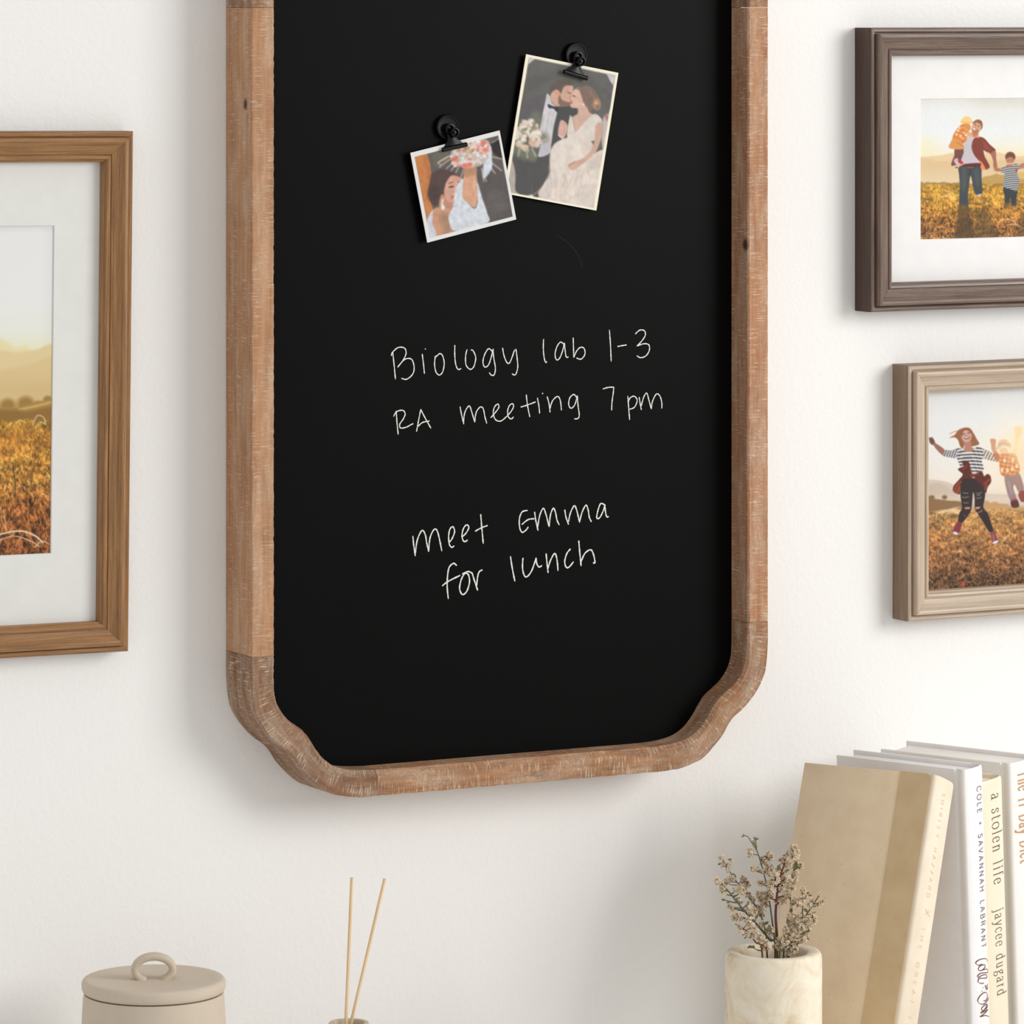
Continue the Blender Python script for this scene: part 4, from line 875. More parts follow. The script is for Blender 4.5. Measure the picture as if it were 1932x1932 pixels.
def clip(label, disc, ang, y):
    """magnet disc with a bulldog clip in front; local x-z plane is the board"""
    t = thing('magnetic_clip', label, 'clip', (disc[0], -.0256, disc[1]), (0, ang, 0), 'black magnetic clips')
    def disc_mesh(name, prof, parent, loc=(0, 0, 0), seg=40):
        V, Fc = lathe_data(prof, seg); V = [(x + loc[0], -z + loc[1], y_ + loc[2]) for x, y_, z in V]
        return mesh(name, V, Fc, M_BLACK, parent, smooth=True, autos=35)
    disc_mesh('magnet', [(.0001, 0), (.0112, 0), (.0113, .0025), (.0110, .0036), (.0104, .0041), (.0098, .0041), (.0092, .0035), (.0070, .0033), (.0001, .0033)], t)
    # spring barrel with hollow end
    disc_mesh('spring_barrel', [(.0001, .0033), (.0050, .0033), (.0052, .0070), (.0047, .0080), (.0036, .0082), (.0030, .0076), (.0028, .0060), (.0001, .0060)], t, (.0, 0, -.0016), 32)
    disc_mesh('spring_barrel', [(.0001, .0078), (.0042, .0078), (.0046, .0100), (.0042, .0118), (.0034, .0120), (.0028, .0114), (.0024, .0100), (.0016, .0100), (.0014, .0112), (.0001, .0114)], t, (.0022, 0, -.0052), 32)
    # arms flaring into the jaw
    prof = [(-.0042, -.0045, .0055), (-.0040, -.0085, .0060), (-.0052, -.0118, .0064), (-.0085, -.0150, .0068), (-.0098, -.0172, .0070)]
    V, Fc = [], []
    for (hx, z, d) in prof:
        for s in (-1, -0.5, 0, 0.5, 1):
            V.append((.0010 + hx * s * -1, -d - .0012 * (1 - s * s), z))
        for s in (-1, -0.5, 0, 0.5, 1):
            V.append((.0010 + hx * s * -1, -d - .0012 * (1 - s * s) + .0009, z))
    for i in range(len(prof) - 1):
        for j in range(4):
            a = i * 10 + j; Fc.append((a, a + 1, a + 11, a + 10)); b_ = a + 5; Fc.append((b_, b_ + 10, b_ + 11, b_ + 1))
        for j in (0, 4):
            a = i * 10 + j; Fc.append((a, a + 10, a + 15, a + 5))
    Fc.append((0, 1, 2, 3, 4, 9, 8, 7, 6, 5)); k = 40; Fc.append((k, k + 5, k + 6, k + 7, k + 8, k + 9, k + 4, k + 3, k + 2, k + 1))
    mesh('clip_arm', V, Fc, M_BLACK, t, smooth=True, autos=40)
    V, Fc = tube_data([(-.0116, -.0082, -.0182), (-.0112, -.0082, -.0182), (.0132, -.0082, -.0182), (.0136, -.0082, -.0182)], [.0012, .0021, .0021, .0012], 16)
    mesh('jaw', V, Fc, M_BLACK, t, smooth=True, autos=40)
    V, Fc = tube_data([(-.0102, -.0040, -.0172), (.0122, -.0040, -.0172)], .0010, 10)
    mesh('back_jaw', V, Fc, M_BLACK, t, smooth=True, autos=40)
    return t
clip('black magnetic bulldog clip holding the kissing couple photo', (.0507, 1.7070), math.radians(15), 0)
clip('black magnetic bulldog clip holding the lifted bouquet photo', (-.0798, 1.6435), math.radians(-10.5), 0)

# ------------------------------------------------------------------ moulded picture frames
PROF = [(0, 0), (0, .0255), (.0006, .0273), (.0018, .0283), (.0034, .0283), (.0046, .0275), (.0052, .0262), (.0056, .0262), (.0058, .0325), (.0066, .0340), (.0082, .0344), (.0098, .0338), (.0108, .0325),
        (.0128, .0304), (.0152, .0287), (.0178, .0274), (.0196, .0266), (.0198, .0252), (.0206, .0250), (.0208, .0262), (.0220, .0270), (.0238, .0266), (.0246, .0254), (.0248, .0238), (.0262, .0224), (.0266, .0205), (.0266, .0120), (.0226, .0120), (.0226, 0)]
def picture_frame(name, label, x0, z0, W, H, mat, mat_bd, cv, opening=None, depth=1.0, roll=0.0, group=None, gain=0.84):
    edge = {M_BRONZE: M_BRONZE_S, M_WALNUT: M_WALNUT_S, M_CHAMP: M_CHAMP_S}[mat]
    t = thing(name, label, 'picture frame', (x0, -0.0005, z0), (0, roll, 0), group)
    pr = [(u, h * depth) for u, h in PROF]; m = len(pr)
    per = [0]
    for j in range(1, m): per.append(per[-1] + math.hypot(pr[j][0] - pr[j - 1][0], pr[j][1] - pr[j - 1][1]))
    def xf(side, s, u):
        return {'b': (s, u), 't': (W - s, H - u), 'l': (u, H - s), 'r': (W - u, s)}[side]
    for q, side in enumerate('btlr'):
        L = W if side in 'bt' else H
        V, UV, Fc = [], [], []
        for e in (0, 1):
            for j, (u, h) in enumerate(pr):
                s = u + 0.00008 if e == 0 else L - u - 0.00008
                x, z = xf(side, s, u)
                V.append((x, -h, z)); UV.append((s + q * 1.7, per[j] + q * .31))
        for j in range(m - 1): Fc.append((j, j + 1, m + j + 1, m + j))
        Fc.append((m - 1, 0, m, 2 * m - 1)); Fc.append(tuple(range(m))); Fc.append(tuple(reversed(range(m, 2 * m))))
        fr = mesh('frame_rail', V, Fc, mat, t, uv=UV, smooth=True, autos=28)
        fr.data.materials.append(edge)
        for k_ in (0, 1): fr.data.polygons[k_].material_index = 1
    iw = .0228
    ym = -.0128 * depth
    if opening:
        ox0, oz0, ox1, oz1 = opening; b = .0008; th = .0009
        V = [(iw, ym, iw), (W - iw, ym, iw), (W - iw, ym, H - iw), (iw, ym, H - iw),
             (ox0 - b, ym, oz0 - b), (ox1 + b, ym, oz0 - b), (ox1 + b, ym, oz1 + b), (ox0 - b, ym, oz1 + b),
             (ox0, ym + th, oz0), (ox1, ym + th, oz0), (ox1, ym + th, oz1), (ox0, ym + th, oz1)]
        V += [(x, ym + th, z) for x, _, z in V[:4]]
        Fc = [(i, (i + 1) % 4, 4 + (i + 1) % 4, 4 + i) for i in range(4)] + [(4 + i, 4 + (i + 1) % 4, 8 + (i + 1) % 4, 8 + i) for i in range(4)]
        Fc += [(8 + i, 8 + (i + 1) % 4, 12 + (i + 1) % 4, 12 + i) for i in range(4)] + [(12 + i, 12 + (i + 1) % 4, (i + 1) % 4, i) for i in range(4)]
        mesh('mat_board', V, Fc, mat_bd, t)
        cv.mesh('photo_print', (ox0, ym + th + .0002, oz0), (ox1 - ox0, oz1 - oz0), M_PRINT, t, gain)
        yb = ym + th + .0004
    else:
        p = 0.0
        cv.mesh('photo_print', (.0266, ym, .0266), (W - .0532, H - .0532), M_PRINT, t, gain)
        yb = ym + .0002
    box('backing_board', (iw, yb, iw), (W - iw, yb + .003, H - iw), M_BACK, t)
    return t

# left: bronze brown frame, tall meadow picture.  origin at the lower left corner
WL = .338
a = math.radians(0.6)
picture_frame('picture_frame', 'bronze brown moulded frame at the left, white mat around a golden meadow photo', -.384 - WL * math.cos(a), 1.1953 + WL * math.sin(a), WL, .4480, M_BRONZE, M_MATGREY, paint_meadow(),
              opening=(.069, .0865, WL - .069, .0865 + .2800), depth=.72, roll=a, gain=.9, group='moulded picture frames')
picture_frame('picture_frame', 'dark brown moulded frame with white mat, father running with children', .3635, 1.4655, .3135, .2655, M_WALNUT, M_MATBD, paint_family(),
              opening=(.0652, .0660, .0652 + .1838, .0660 + .1318), group='moulded picture frames')
picture_frame('picture_frame', 'champagne frame without mat, woman in striped top jumping in a field', .4052, 1.1742, .3040, .2400, M_CHAMP, M_MATBD, paint_jump(), depth=.95, group='moulded picture frames')

# ------------------------------------------------------------------ lidded jar
jx, jy = -.4082, -.13
jar = thing('lidded_jar', 'sand beige speckled stoneware jar with a loop handled lid', 'jar', (jx, jy, SHELF), (0, 0, math.radians(-23)))
hz = .9240 - SHELF
V, Fc = lathe_data([(.0001, 0), (.0600, 0), (.0625, .003), (.0632, .02), (.0606, hz - .03), (.0592, hz - .004), (.0584, hz), (.0560, hz), (.0552, hz - .004), (.0556, hz - .03), (.0556, .008), (.0001, .006)], 96)
mesh('jar_body', V, Fc, M_CLAY, jar, smooth=True, autos=60)
l0 = hz + .0007
V, Fc = lathe_data([(.0001, l0 - .003), (.0535, l0 - .003), (.0540, l0), (.0575, l0 + .0002), (.0592, l0 + .0012), (.0602, l0 + .0038), (.0604, l0 + .0080), (.0598, l0 + .0096), (.0584, l0 + .0111), (.0564, l0 + .0115), (.0500, l0 + .0110), (.0300, l0 + .0107), (.0001, l0 + .0106)], 96)
lid = mesh('lid', V, Fc, M_CLAY, jar, smooth=True, autos=60)
# loop handle: rounded strap swept round an arch
V, Fc = [], []; cs = 14; rx, rz, zc = .0159, .0108, l0 + .0106 + .0080
st_ = [(rx * math.cos(math.radians(a_)), zc + rz * math.sin(math.radians(a_)), a_) for a_ in np.linspace(-42, 222, 37)]
st_ = [(st_[0][0] - .0004, l0 + .006, None, 1)] + [q + (0,) for q in st_] + [(st_[-1][0] + .0004, l0 + .006, None, -1)]
for i, (cx_, cz_, a_, sg) in enumerate(st_):
    k_ = abs(i / (len(st_) - 1) - .5) * 2
    fl = 1 + .55 * (max(0, k_ - .72) / .28) ** 1.5
    if a_ is None: nx_, nz_ = float(sg), 0.0
    else:
        q = math.radians(a_); tx, tz = -rx * math.sin(q), rz * math.cos(q); L = math.hypot(tx, tz); nx_, nz_ = tz / L, -tx / L
        if k_ > .8: nx_, nz_ = (1.0 if cx_ > 0 else -1.0), nz_ * .3
    for k in range(cs):
        b_ = 2 * math.pi * k / cs; c_, s_ = math.cos(b_), math.sin(b_)
        e = lambda v: math.copysign(abs(v) ** .7, v)
        V.append((cx_ + nx_ * e(c_) * .0032 * fl - nx_ * .0032 * (fl - 1), e(s_) * .0062 * (1 + .25 * (fl - 1)), cz_ + nz_ * e(c_) * .0032 * fl))
N = len(st_) - 1
for i in range(N):
    for k in range(cs):
        a_, b_ = i * cs + k, i * cs + (k + 1) % cs; Fc.append((a_, b_, b_ + cs, a_ + cs))
Fc.append(tuple(range(cs))); Fc.append(tuple(reversed(range(N * cs, (N + 1) * cs))))
mesh('loop_handle', V, Fc, M_CLAY, lid, smooth=True, autos=70)

# ------------------------------------------------------------------ reed diffuser bottle and its two reeds
bx_, by_ = -.2215, -.12
bot = thing('diffuser_bottle', 'small beige ceramic diffuser bottle holding two reeds', 'bottle', (bx_, by_, SHELF))
h = .8785 - SHELF
V, Fc = lathe_data([(.0001, 0), (.030, 0), (.0325, .003), (.0325, h - .030), (.0300, h - .024), (.0190, h - .016), (.0176, h - .010), (.0176, h - .001), (.0168, h), (.0140, h), (.0132, h - .001), (.0132, h - .02), (.0250, h - .032), (.0290, .008), (.0001, .006)], 64)
mesh('bottle_body', V, Fc, M_CLAYD, bot, smooth=True, autos=50)
def reed(label, P0, P1):
    P0, P1 = Vector(P0), Vector(P1)
    t = thing('diffuser_reed', label, 'reed', P0, group='diffuser reeds')
    V, Fc = tube_data([(0, 0, 0), (P1 - P0) * .5, P1 - P0], .00145, 14)
    L = (P1 - P0).length
    UV = [(0, k / 14 * .009) for k in range(14)] + [(L / 2, k / 14 * .009) for k in range(14)] + [(L, k / 14 * .009) for k in range(14)]
    mesh('reed_stick', V, Fc, M_REED, t, uv=UV, smooth=True, autos=60)
reed('nearly upright thin reed, the left of two', (-.2294, -.1215, SHELF + .0085), (-.2187, -.1200, 1.0025))
reed('thin reed leaning to the right, the right of two', (-.2395, -.1130, SHELF + .0085), (-.1862, -.1180, .9985))

# ------------------------------------------------------------------ stone vase
vx, vy = .10703, -.28
vase = thing('stone_vase', 'pale cream marbled stone vase in front of the tan book', 'vase', (vx, vy, SHELF))
h = .9378 - SHELF
V, Fc = lathe_data([(.0001, 0), (.0385, 0), (.0405, .002), (.0412, .02), (.0417, h * .5), (.0418, h - .008), (.0412, h - .003), (.0396, h - .0006), (.0372, h), (.0310, h - .0006), (.0286, h - .002), (.0276, h - .006), (.0274, h - .04), (.0270, .02), (.0001, .016)], 96)
mesh('vase_body', V, Fc, M_STONE, vase, smooth=True, autos=60)

# ------------------------------------------------------------------ dried flower sprigs
US = 1 / 5.336 / 2150
def floret_cluster(parent, c, r, rnd, tan=False):
    V, Fc, mi = [], [], []
    n = int(max(10, min(110, 2.6 * (r / .00105) ** 2)))
    for i in range(n):
        d = Vector((rnd.gauss(0, 1), rnd.gauss(0, 1), rnd.gauss(0, 1))).normalized()
        p = Vector(c) + Vector((d.x * r, d.y * r * .8, d.z * r)) * (rnd.random() ** .4)
        nrm = (d + Vector((0, -0.5, 0.35)) + Vector((rnd.uniform(-.5, .5),) * 3)).normalized()
        s = nrm.cross(Vector((.3, .5, .8))).normalized(); q = nrm.cross(s)
        pr = rnd.uniform(.0012, .0020); base = len(V); V.append(p); np_ = 5; ph = rnd.random() * 6
        for k in range(np_):
            for (f, a_, up) in ((.62, -.48, .25), (1.0, 0, .42), (.62, .48, .25)):
                an = ph + 2 * math.pi * k / np_ + a_
                V.append(p + (s * math.cos(an) + q * math.sin(an)) * pr * f + nrm * pr * up)
        for k in range(np_):
            b_ = base + 1 + 3 * k; Fc.append((base, b_, b_ + 1, b_ + 2)); mi.append(0 if rnd.random() > .3 else 2)
        b_ = len(V); hr = pr * .20
        V += [p + nrm * pr * .5, p + s * hr + nrm * pr * .12, p - s * hr * .5 + q * hr * .9 + nrm * pr * .12, p - s * hr * .5 - q * hr * .9 + nrm * pr * .12]
        Fc += [(b_, b_ + 1, b_ + 2), (b_, b_ + 2, b_ + 3), (b_, b_ + 3, b_ + 1)]; mi += [1, 1, 1]
        b_ = len(V)
        V += [p - nrm * pr * .9] + [p + (s * math.cos(a2) + q * math.sin(a2)) * pr * .35 for a2 in (0, 2.1, 4.2)]
        Fc += [(b_, b_ + 1, b_ + 2), (b_, b_ + 2, b_ + 3), (b_, b_ + 3, b_ + 1)]; mi += [3, 3, 3]
    me = bpy.data.meshes.new('flower_cluster'); me.from_pydata([tuple(v) for v in V], [], Fc); me.update()
    for m_ in ((M_PETALD if tan else M_PETAL), M_HEART, M_PETALD if not tan else M_PETAL, M_STEMG): me.materials.append(m_)
    me.polygons.foreach_set('material_index', mi)
    return link(bpy.data.objects.new('flower_cluster', me), parent)
def leaf(parent, c, L, ang, rnd):
    V, Fc = [], []
    d = Vector((math.cos(ang), rnd.uniform(-.3, .1), math.sin(ang))).normalized(); s = d.cross(Vector((0, 1, 0))).normalized(); n_ = s.cross(d)
    for i, wv in enumerate((0.05, .22, .26, .18, .02)):
        t_ = i / 4; p = Vector(c) + d * (L * t_) + n_ * (L * .12 * math.sin(t_ * 3))
        V += [p - s * L * wv, p + n_ * L * .05, p + s * L * wv]
    for i in range(4):
        a_ = i * 3; Fc += [(a_, a_ + 1, a_ + 4, a_ + 3), (a_ + 1, a_ + 2, a_ + 5, a_ + 4)]
    mesh('leaf', V, Fc, M_LEAF, parent, smooth=True)
def sprig(label, pts, cl, depth, mat=None, r0=.0011, leaves=(), tan=(), side=(), seed=1):
    rnd = random.Random(seed)
    t = thing('dried_flower_sprig', label, 'dried flower', (vx, vy, .9378), (0, 0, math.radians(-24)), 'dried flower sprigs in the vase')
    def P(x, y, dy=0.0):
        z = (1225 - y) * US
        f = max(0, z) / .10
        return Vector(((x - 744) * US, depth * (0.25 + f) + dy, z))
    path = [P(*p) for p in pts]; b = path[0].copy()
    low = Vector((max(-.02, min(.02, b.x * .5)), max(-.018, min(.018, -depth * .4)), -.075))
    # keep the stem inside the opening where it passes the rim
    full = [low] + path
    full = [Vector(p) for p in catmull([tuple(p) for p in full], 6)]
    R = [r0 * .82 * (1 - .6 * i / len(full)) for i in range(len(full))]
    V, Fc = tube_data(full, R, 7)
    for sp in side:                                     # short side twigs
        q = [P(*p) for p in sp]; q = [Vector(p) for p in catmull([tuple(p) for p in q], 4)] if len(q) > 2 else q
        v2, f2 = tube_data(q, [r0 * .5 * (1 - .4 * i / len(q)) for i in range(len(q))], 6, len(V)); V += v2; Fc += f2
    # twigs joining every cluster to the stem
    for (x, y, r) in list(cl) + list(tan) + [l_[:3] for l_ in leaves]:
        c = P(x, y); k = min(range(len(full)), key=lambda i: (full[i] - c).length + max(0, full[i].z - c.z + .002) * 2)
        if (full[k] - c).length > .002:
            v2, f2 = tube_data([full[k], (full[k] + c) / 2 + Vector((0, 0, -.0006)), c], [r0 * .4, r0 * .35, r0 * .25], 5, len(V)); V += v2; Fc += f2
    mesh('stem', V, Fc, mat or M_STEMG, t, smooth=True, autos=60)
    for (x, y, r) in cl: floret_cluster(t, P(x, y, rnd.uniform(-.003, .002)), r * 1.15 * US, rnd)
    for (x, y, r) in tan: floret_cluster(t, P(x, y, rnd.uniform(-.001, .003)), r * US, rnd, True)
    for (x, y, L, a_) in leaves: leaf(t, P(x, y, -.001), L * US, a_, rnd)
    return t
sprig('sprig with the thick red-brown stem, blossom tuft at its tip', [(775, 1215), (772, 1060), (760, 880), (768, 720), (785, 560), (820, 430), (868, 310), (925, 210)],
      [(930, 210, 48), (950, 270, 40), (890, 260, 34), (850, 290, 36), (815, 330, 30), (735, 450, 52), (705, 560, 48), (745, 510, 44), (850, 510, 44), (890, 540, 36), (820, 580, 34), (720, 620, 34), (790, 745, 42), (850, 620, 40)], -.006, M_STEMR, .0018,
      leaves=[(770, 430, 75, 1.2), (800, 400, 40, 1.9), (840, 440, 60, .5)], tan=[(870, 660, 44), (840, 720, 40), (700, 690, 34)], seed=3)
sprig('tallest sprig, bare green tip bending left', [(760, 1215), (740, 1000), (715, 800), (690, 640), (660, 500), (628, 380), (585, 250), (530, 160), (490, 104), (438, 100)],
      [(515, 262, 36), (572, 190, 22), (700, 310, 44), (650, 350, 38), (700, 400, 40), (560, 425, 34), (535, 410, 22), (620, 565, 36), (680, 440, 40)], .004, None, .0010,
      leaves=[(455, 100, 30, 3.3), (462, 96, 26, 2.4), (572, 150, 40, 1.5), (566, 130, 30, 2.2), (580, 140, 30, .8)], tan=[(715, 290, 30), (640, 700, 60), (610, 690, 40), (660, 760, 46)], side=[[(660, 480), (600, 455), (540, 425)], [(582, 240), (575, 190), (572, 140)]], seed=4)
sprig('sprig leaning far left, green stem ending in pale buds', [(775, 1220), (700, 1110), (610, 1000), (520, 900), (440, 810), (350, 700), (270, 600), (165, 500)],
      [(170, 505, 26), (200, 545, 30), (220, 600, 30), (250, 640, 26), (390, 870, 40), (350, 880, 34), (530, 830, 40), (480, 790, 30), (420, 620, 38), (370, 610, 34)], -.008, None, .0016,
      leaves=[(260, 710, 46, 2.9), (300, 720, 40, 3.6), (340, 690, 40, 1.2), (470, 760, 46, 1.0), (560, 900, 50, 1.2), (640, 960, 60, .6), (360, 800, 40, 3.0)], tan=[(400, 720, 34), (330, 790, 26), (300, 770, 22)], seed=5)
sprig('sprig behind the left one with brown withered heads', [(680, 1215), (660, 1000), (600, 840), (530, 740), (460, 640), (380, 550), (310, 440), (240, 320)],
      [(240, 320, 24), (320, 365, 30), (310, 430, 26), (270, 570, 30), (310, 540, 36), (350, 520, 22), (440, 610, 34)], .010, None, .0011,
      leaves=[(380, 520, 60, 2.2), (230, 385, 30, 3.2)], tan=[(240, 385, 30), (470, 560, 40), (490, 590, 34), (450, 530, 28), (500, 690, 32), (590, 830, 44), (640, 870, 40), (540, 740, 36)], side=[[(500, 690), (480, 630), (470, 560)]], seed=6)
sprig('short sprig low at the left, twiggy brown stem', [(620, 1215), (560, 1130), (500, 1050), (430, 980), (345, 930)],
      [(410, 1010, 34), (500, 1030, 44), (540, 1020, 40), (600, 1080, 40), (630, 1130, 34), (480, 900, 36), (510, 950, 30)], -.024, M_STEMR, .0010,
      leaves=[(530, 1180, 50, 2.6), (510, 1170, 44, 3.2), (545, 1190, 44, 2.0), (600, 1150, 50, 2.2), (460, 1060, 30, 4.0)], tan=[(650, 1180, 40), (400, 960, 22)], seed=7)
sprig('upright green sprig right of the red stem, thin bare tip', [(850, 1215), (880, 1050), (915, 880), (920, 700), (935, 560), (960, 400), (992, 215)],
      [(900, 390, 34), (970, 480, 32), (1015, 405, 30), (960, 540, 30), (940, 600, 30), (870, 380, 26), (880, 580, 34), (905, 640, 34)], .006, None, .0010,
      leaves=[(945, 520, 50, 1.8), (960, 440, 90, 1.35), (985, 300, 60, 1.2), (910, 880, 70, 1.3)], tan=[(1030, 390, 20), (890, 700, 36), (985, 300, 18)], side=[[(955, 450), (990, 425), (1025, 400)]], seed=8)
sprig('right sprig with the whitest dense blossom', [(900, 1215), (960, 1080), (1010, 930), (1020, 780), (1015, 650), (1010, 590)],
      [(1015, 600, 34), (1022, 670, 32), (960, 720, 44), (930, 760, 38), (990, 760, 30), (910, 880, 40), (1010, 890, 44), (1040, 930, 38), (1110, 910, 50), (1085, 950, 36), (1000, 1000, 54), (950, 1040, 50), (890, 1060, 54), (850, 1010, 36), (1000, 960, 40)], -.014, None, .0013,
      leaves=[(1050, 650, 40, .6), (1070, 660, 40, .0), (880, 960, 60, 1.8), (1060, 1040, 50, .8)], tan=[(930, 960, 44), (960, 880, 36)], seed=9)
sprig('sprig pointing out to the right, dark green tip', [(900, 1220), (980, 1080), (1060, 920), (1120, 830), (1208, 702)],
      [(1215, 690, 14), (1230, 760, 20), (1200, 790, 18), (1140, 750, 18), (1110, 800, 22)], .010, None, .0014,
      leaves=[(1090, 860, 60, 2.4), (1060, 1010, 50, .6), (1065, 1050, 50, .2), (1150, 870, 24, .6)], tan=[(1060, 1100, 40), (1100, 1120, 16), (1030, 1060, 34)], seed=10)
sprig('lowest sprig, white head drooping over the front rim', [(800, 1222), (850, 1190), (900, 1170), (930, 1180)],
      [(935, 1190, 44), (900, 1225, 34), (955, 1150, 30), (800, 1130, 46), (770, 1170, 34), (850, 1140, 34), (1020, 1095, 30)], -.020, None, .0010,
      leaves=[(850, 1180, 60, 2.8), (840, 1200, 60, 3.4), (880, 1170, 50, 2.2), (700, 1000, 60, 1.9), (990, 1140, 50, .3)], tan=[(700, 1010, 36), (820, 1170, 44), (620, 950, 32)], side=[[(830, 1200), (720, 1100), (640, 970)]], seed=12)

# ------------------------------------------------------------------ books
SERIF = {
 'a': (.56, [[(.08, .50), (.18, .63), (.34, .61), (.40, .46), (.40, .10), (.44, .01), (.53, .03)], [(.40, .38), (.16, .30), (.06, .15), (.15, .01), (.29, .03), (.40, .17)]]),
 's': (.48, [[(.37, .46), (.35, .59), (.21, .64), (.08, .54), (.12, .40), (.32, .27), (.38, .14), (.25, .0), (.09, .03), (.05, .18)]]),
 't': (.42, [[(.18, .84), (.18, .14), (.26, .0), (.38, .06)], [(.03, .61), (.37, .61)]]),
 'o': (.66, [[(.33, .64), (.12, .53), (.06, .32), (.12, .11), (.33, .0), (.54, .11), (.60, .32), (.54, .53), (.33, .64)]]),
 'l': (.34, [[(.17, 1.0), (.17, .0)], [(.05, .0), (.29, .0)], [(.05, .97), (.17, 1.0)]]),
 'e': (.56, [[(.07, .34), (.26, .345), (.47, .36), (.42, .56), (.27, .64), (.11, .53), (.06, .30), (.14, .07), (.30, .0), (.47, .13)]]),
 'n': (.68, [[(.16, .64), (.16, .0)], [(.16, .46), (.30, .62), (.46, .57), (.49, .40), (.49, .0)], [(.05, .0), (.27, .0)], [(.38, .0), (.60, .0)], [(.05, .62), (.16, .64)]]),
 'i': (.34, [[(.17, .64), (.17, .0)], [(.05, .0), (.29, .0)], [(.05, .62), (.17, .64)], [(.12, .86), (.17, .91), (.22, .86), (.17, .81), (.12, .86)]]),
 'f': (.38, [[(.40, .90), (.32, 1.0), (.20, .94), (.18, .78), (.18, .0)], [(.05, .61), (.34, .61)], [(.06, .0), (.30, .0)]]),
 'j': (.34, [[(.19, .64), (.19, -.12), (.10, -.26), (-.02, -.20)], [(.07, .62), (.19, .64)], [(.14, .86), (.19, .91), (.24, .86), (.19, .81), (.14, .86)]]),
 'y': (.56, [[(.06, .63), (.29, .03)], [(.50, .63), (.22, -.16), (.08, -.26), (.02, -.20)], [(.0, .63), (.16, .63)], [(.42, .63), (.56, .63)]]),
 'c': (.52, [[(.43, .50), (.37, .62), (.24, .63), (.10, .52), (.06, .31), (.13, .08), (.28, .0), (.45, .13)]]),
 'd': (.64, [[(.46, 1.0), (.46, .0)], [(.46, .50), (.30, .64), (.12, .54), (.06, .32), (.12, .09), (.28, .0), (.46, .15)], [(.34, .97), (.46, 1.0)], [(.46, .01), (.58, .03)]]),
 'u': (.66, [[(.16, .63), (.16, .17), (.26, .01), (.38, .03), (.48, .16)], [(.48, .63), (.48, .0)], [(.05, .62), (.16, .63)], [(.37, .62), (.48, .63)], [(.48, .0), (.60, .02)]]),
 'g': (.56, [[(.25, .63), (.11, .54), (.10, .38), (.24, .28), (.38, .38), (.38, .54), (.25, .63)], [(.18, .29), (.10, .18), (.22, .09), (.44, .03), (.46, -.14), (.26, -.26), (.07, -.18), (.08, -.04), (.20, .08)], [(.38, .56), (.46, .65), (.53, .61)]]),
 'r': (.46, [[(.16, .64), (.16, .0)], [(.16, .44), (.26, .60), (.42, .60)], [(.05, .0), (.29, .0)], [(.05, .62), (.16, .64)]]),
 'h': (.68, [[(.16, 1.0), (.16, .0)], [(.16, .46), (.30, .62), (.46, .57), (.49, .40), (.49, .0)], [(.05, .0), (.27, .0)], [(.38, .0), (.60, .0)]]),
 'T': (.74, [[(.37, .98), (.37, .0)], [(.04, .80), (.07, .98), (.67, .98), (.70, .80)], [(.26, .0), (.48, .0)]]),
 'D': (.86, [[(.18, .98), (.18, .0)], [(.06, .98), (.36, .98), (.66, .84), (.76, .50), (.66, .15), (.36, .0), (.06, .0)]]),
 '1': (.52, [[(.12, .84), (.28, .98), (.28, .0)], [(.12, .0), (.44, .0)]]),
 '7': (.56, [[(.07, .80), (.09, .97), (.50, .97), (.30, .50), (.22, .0)]]),
 ' ': (.46, [])}
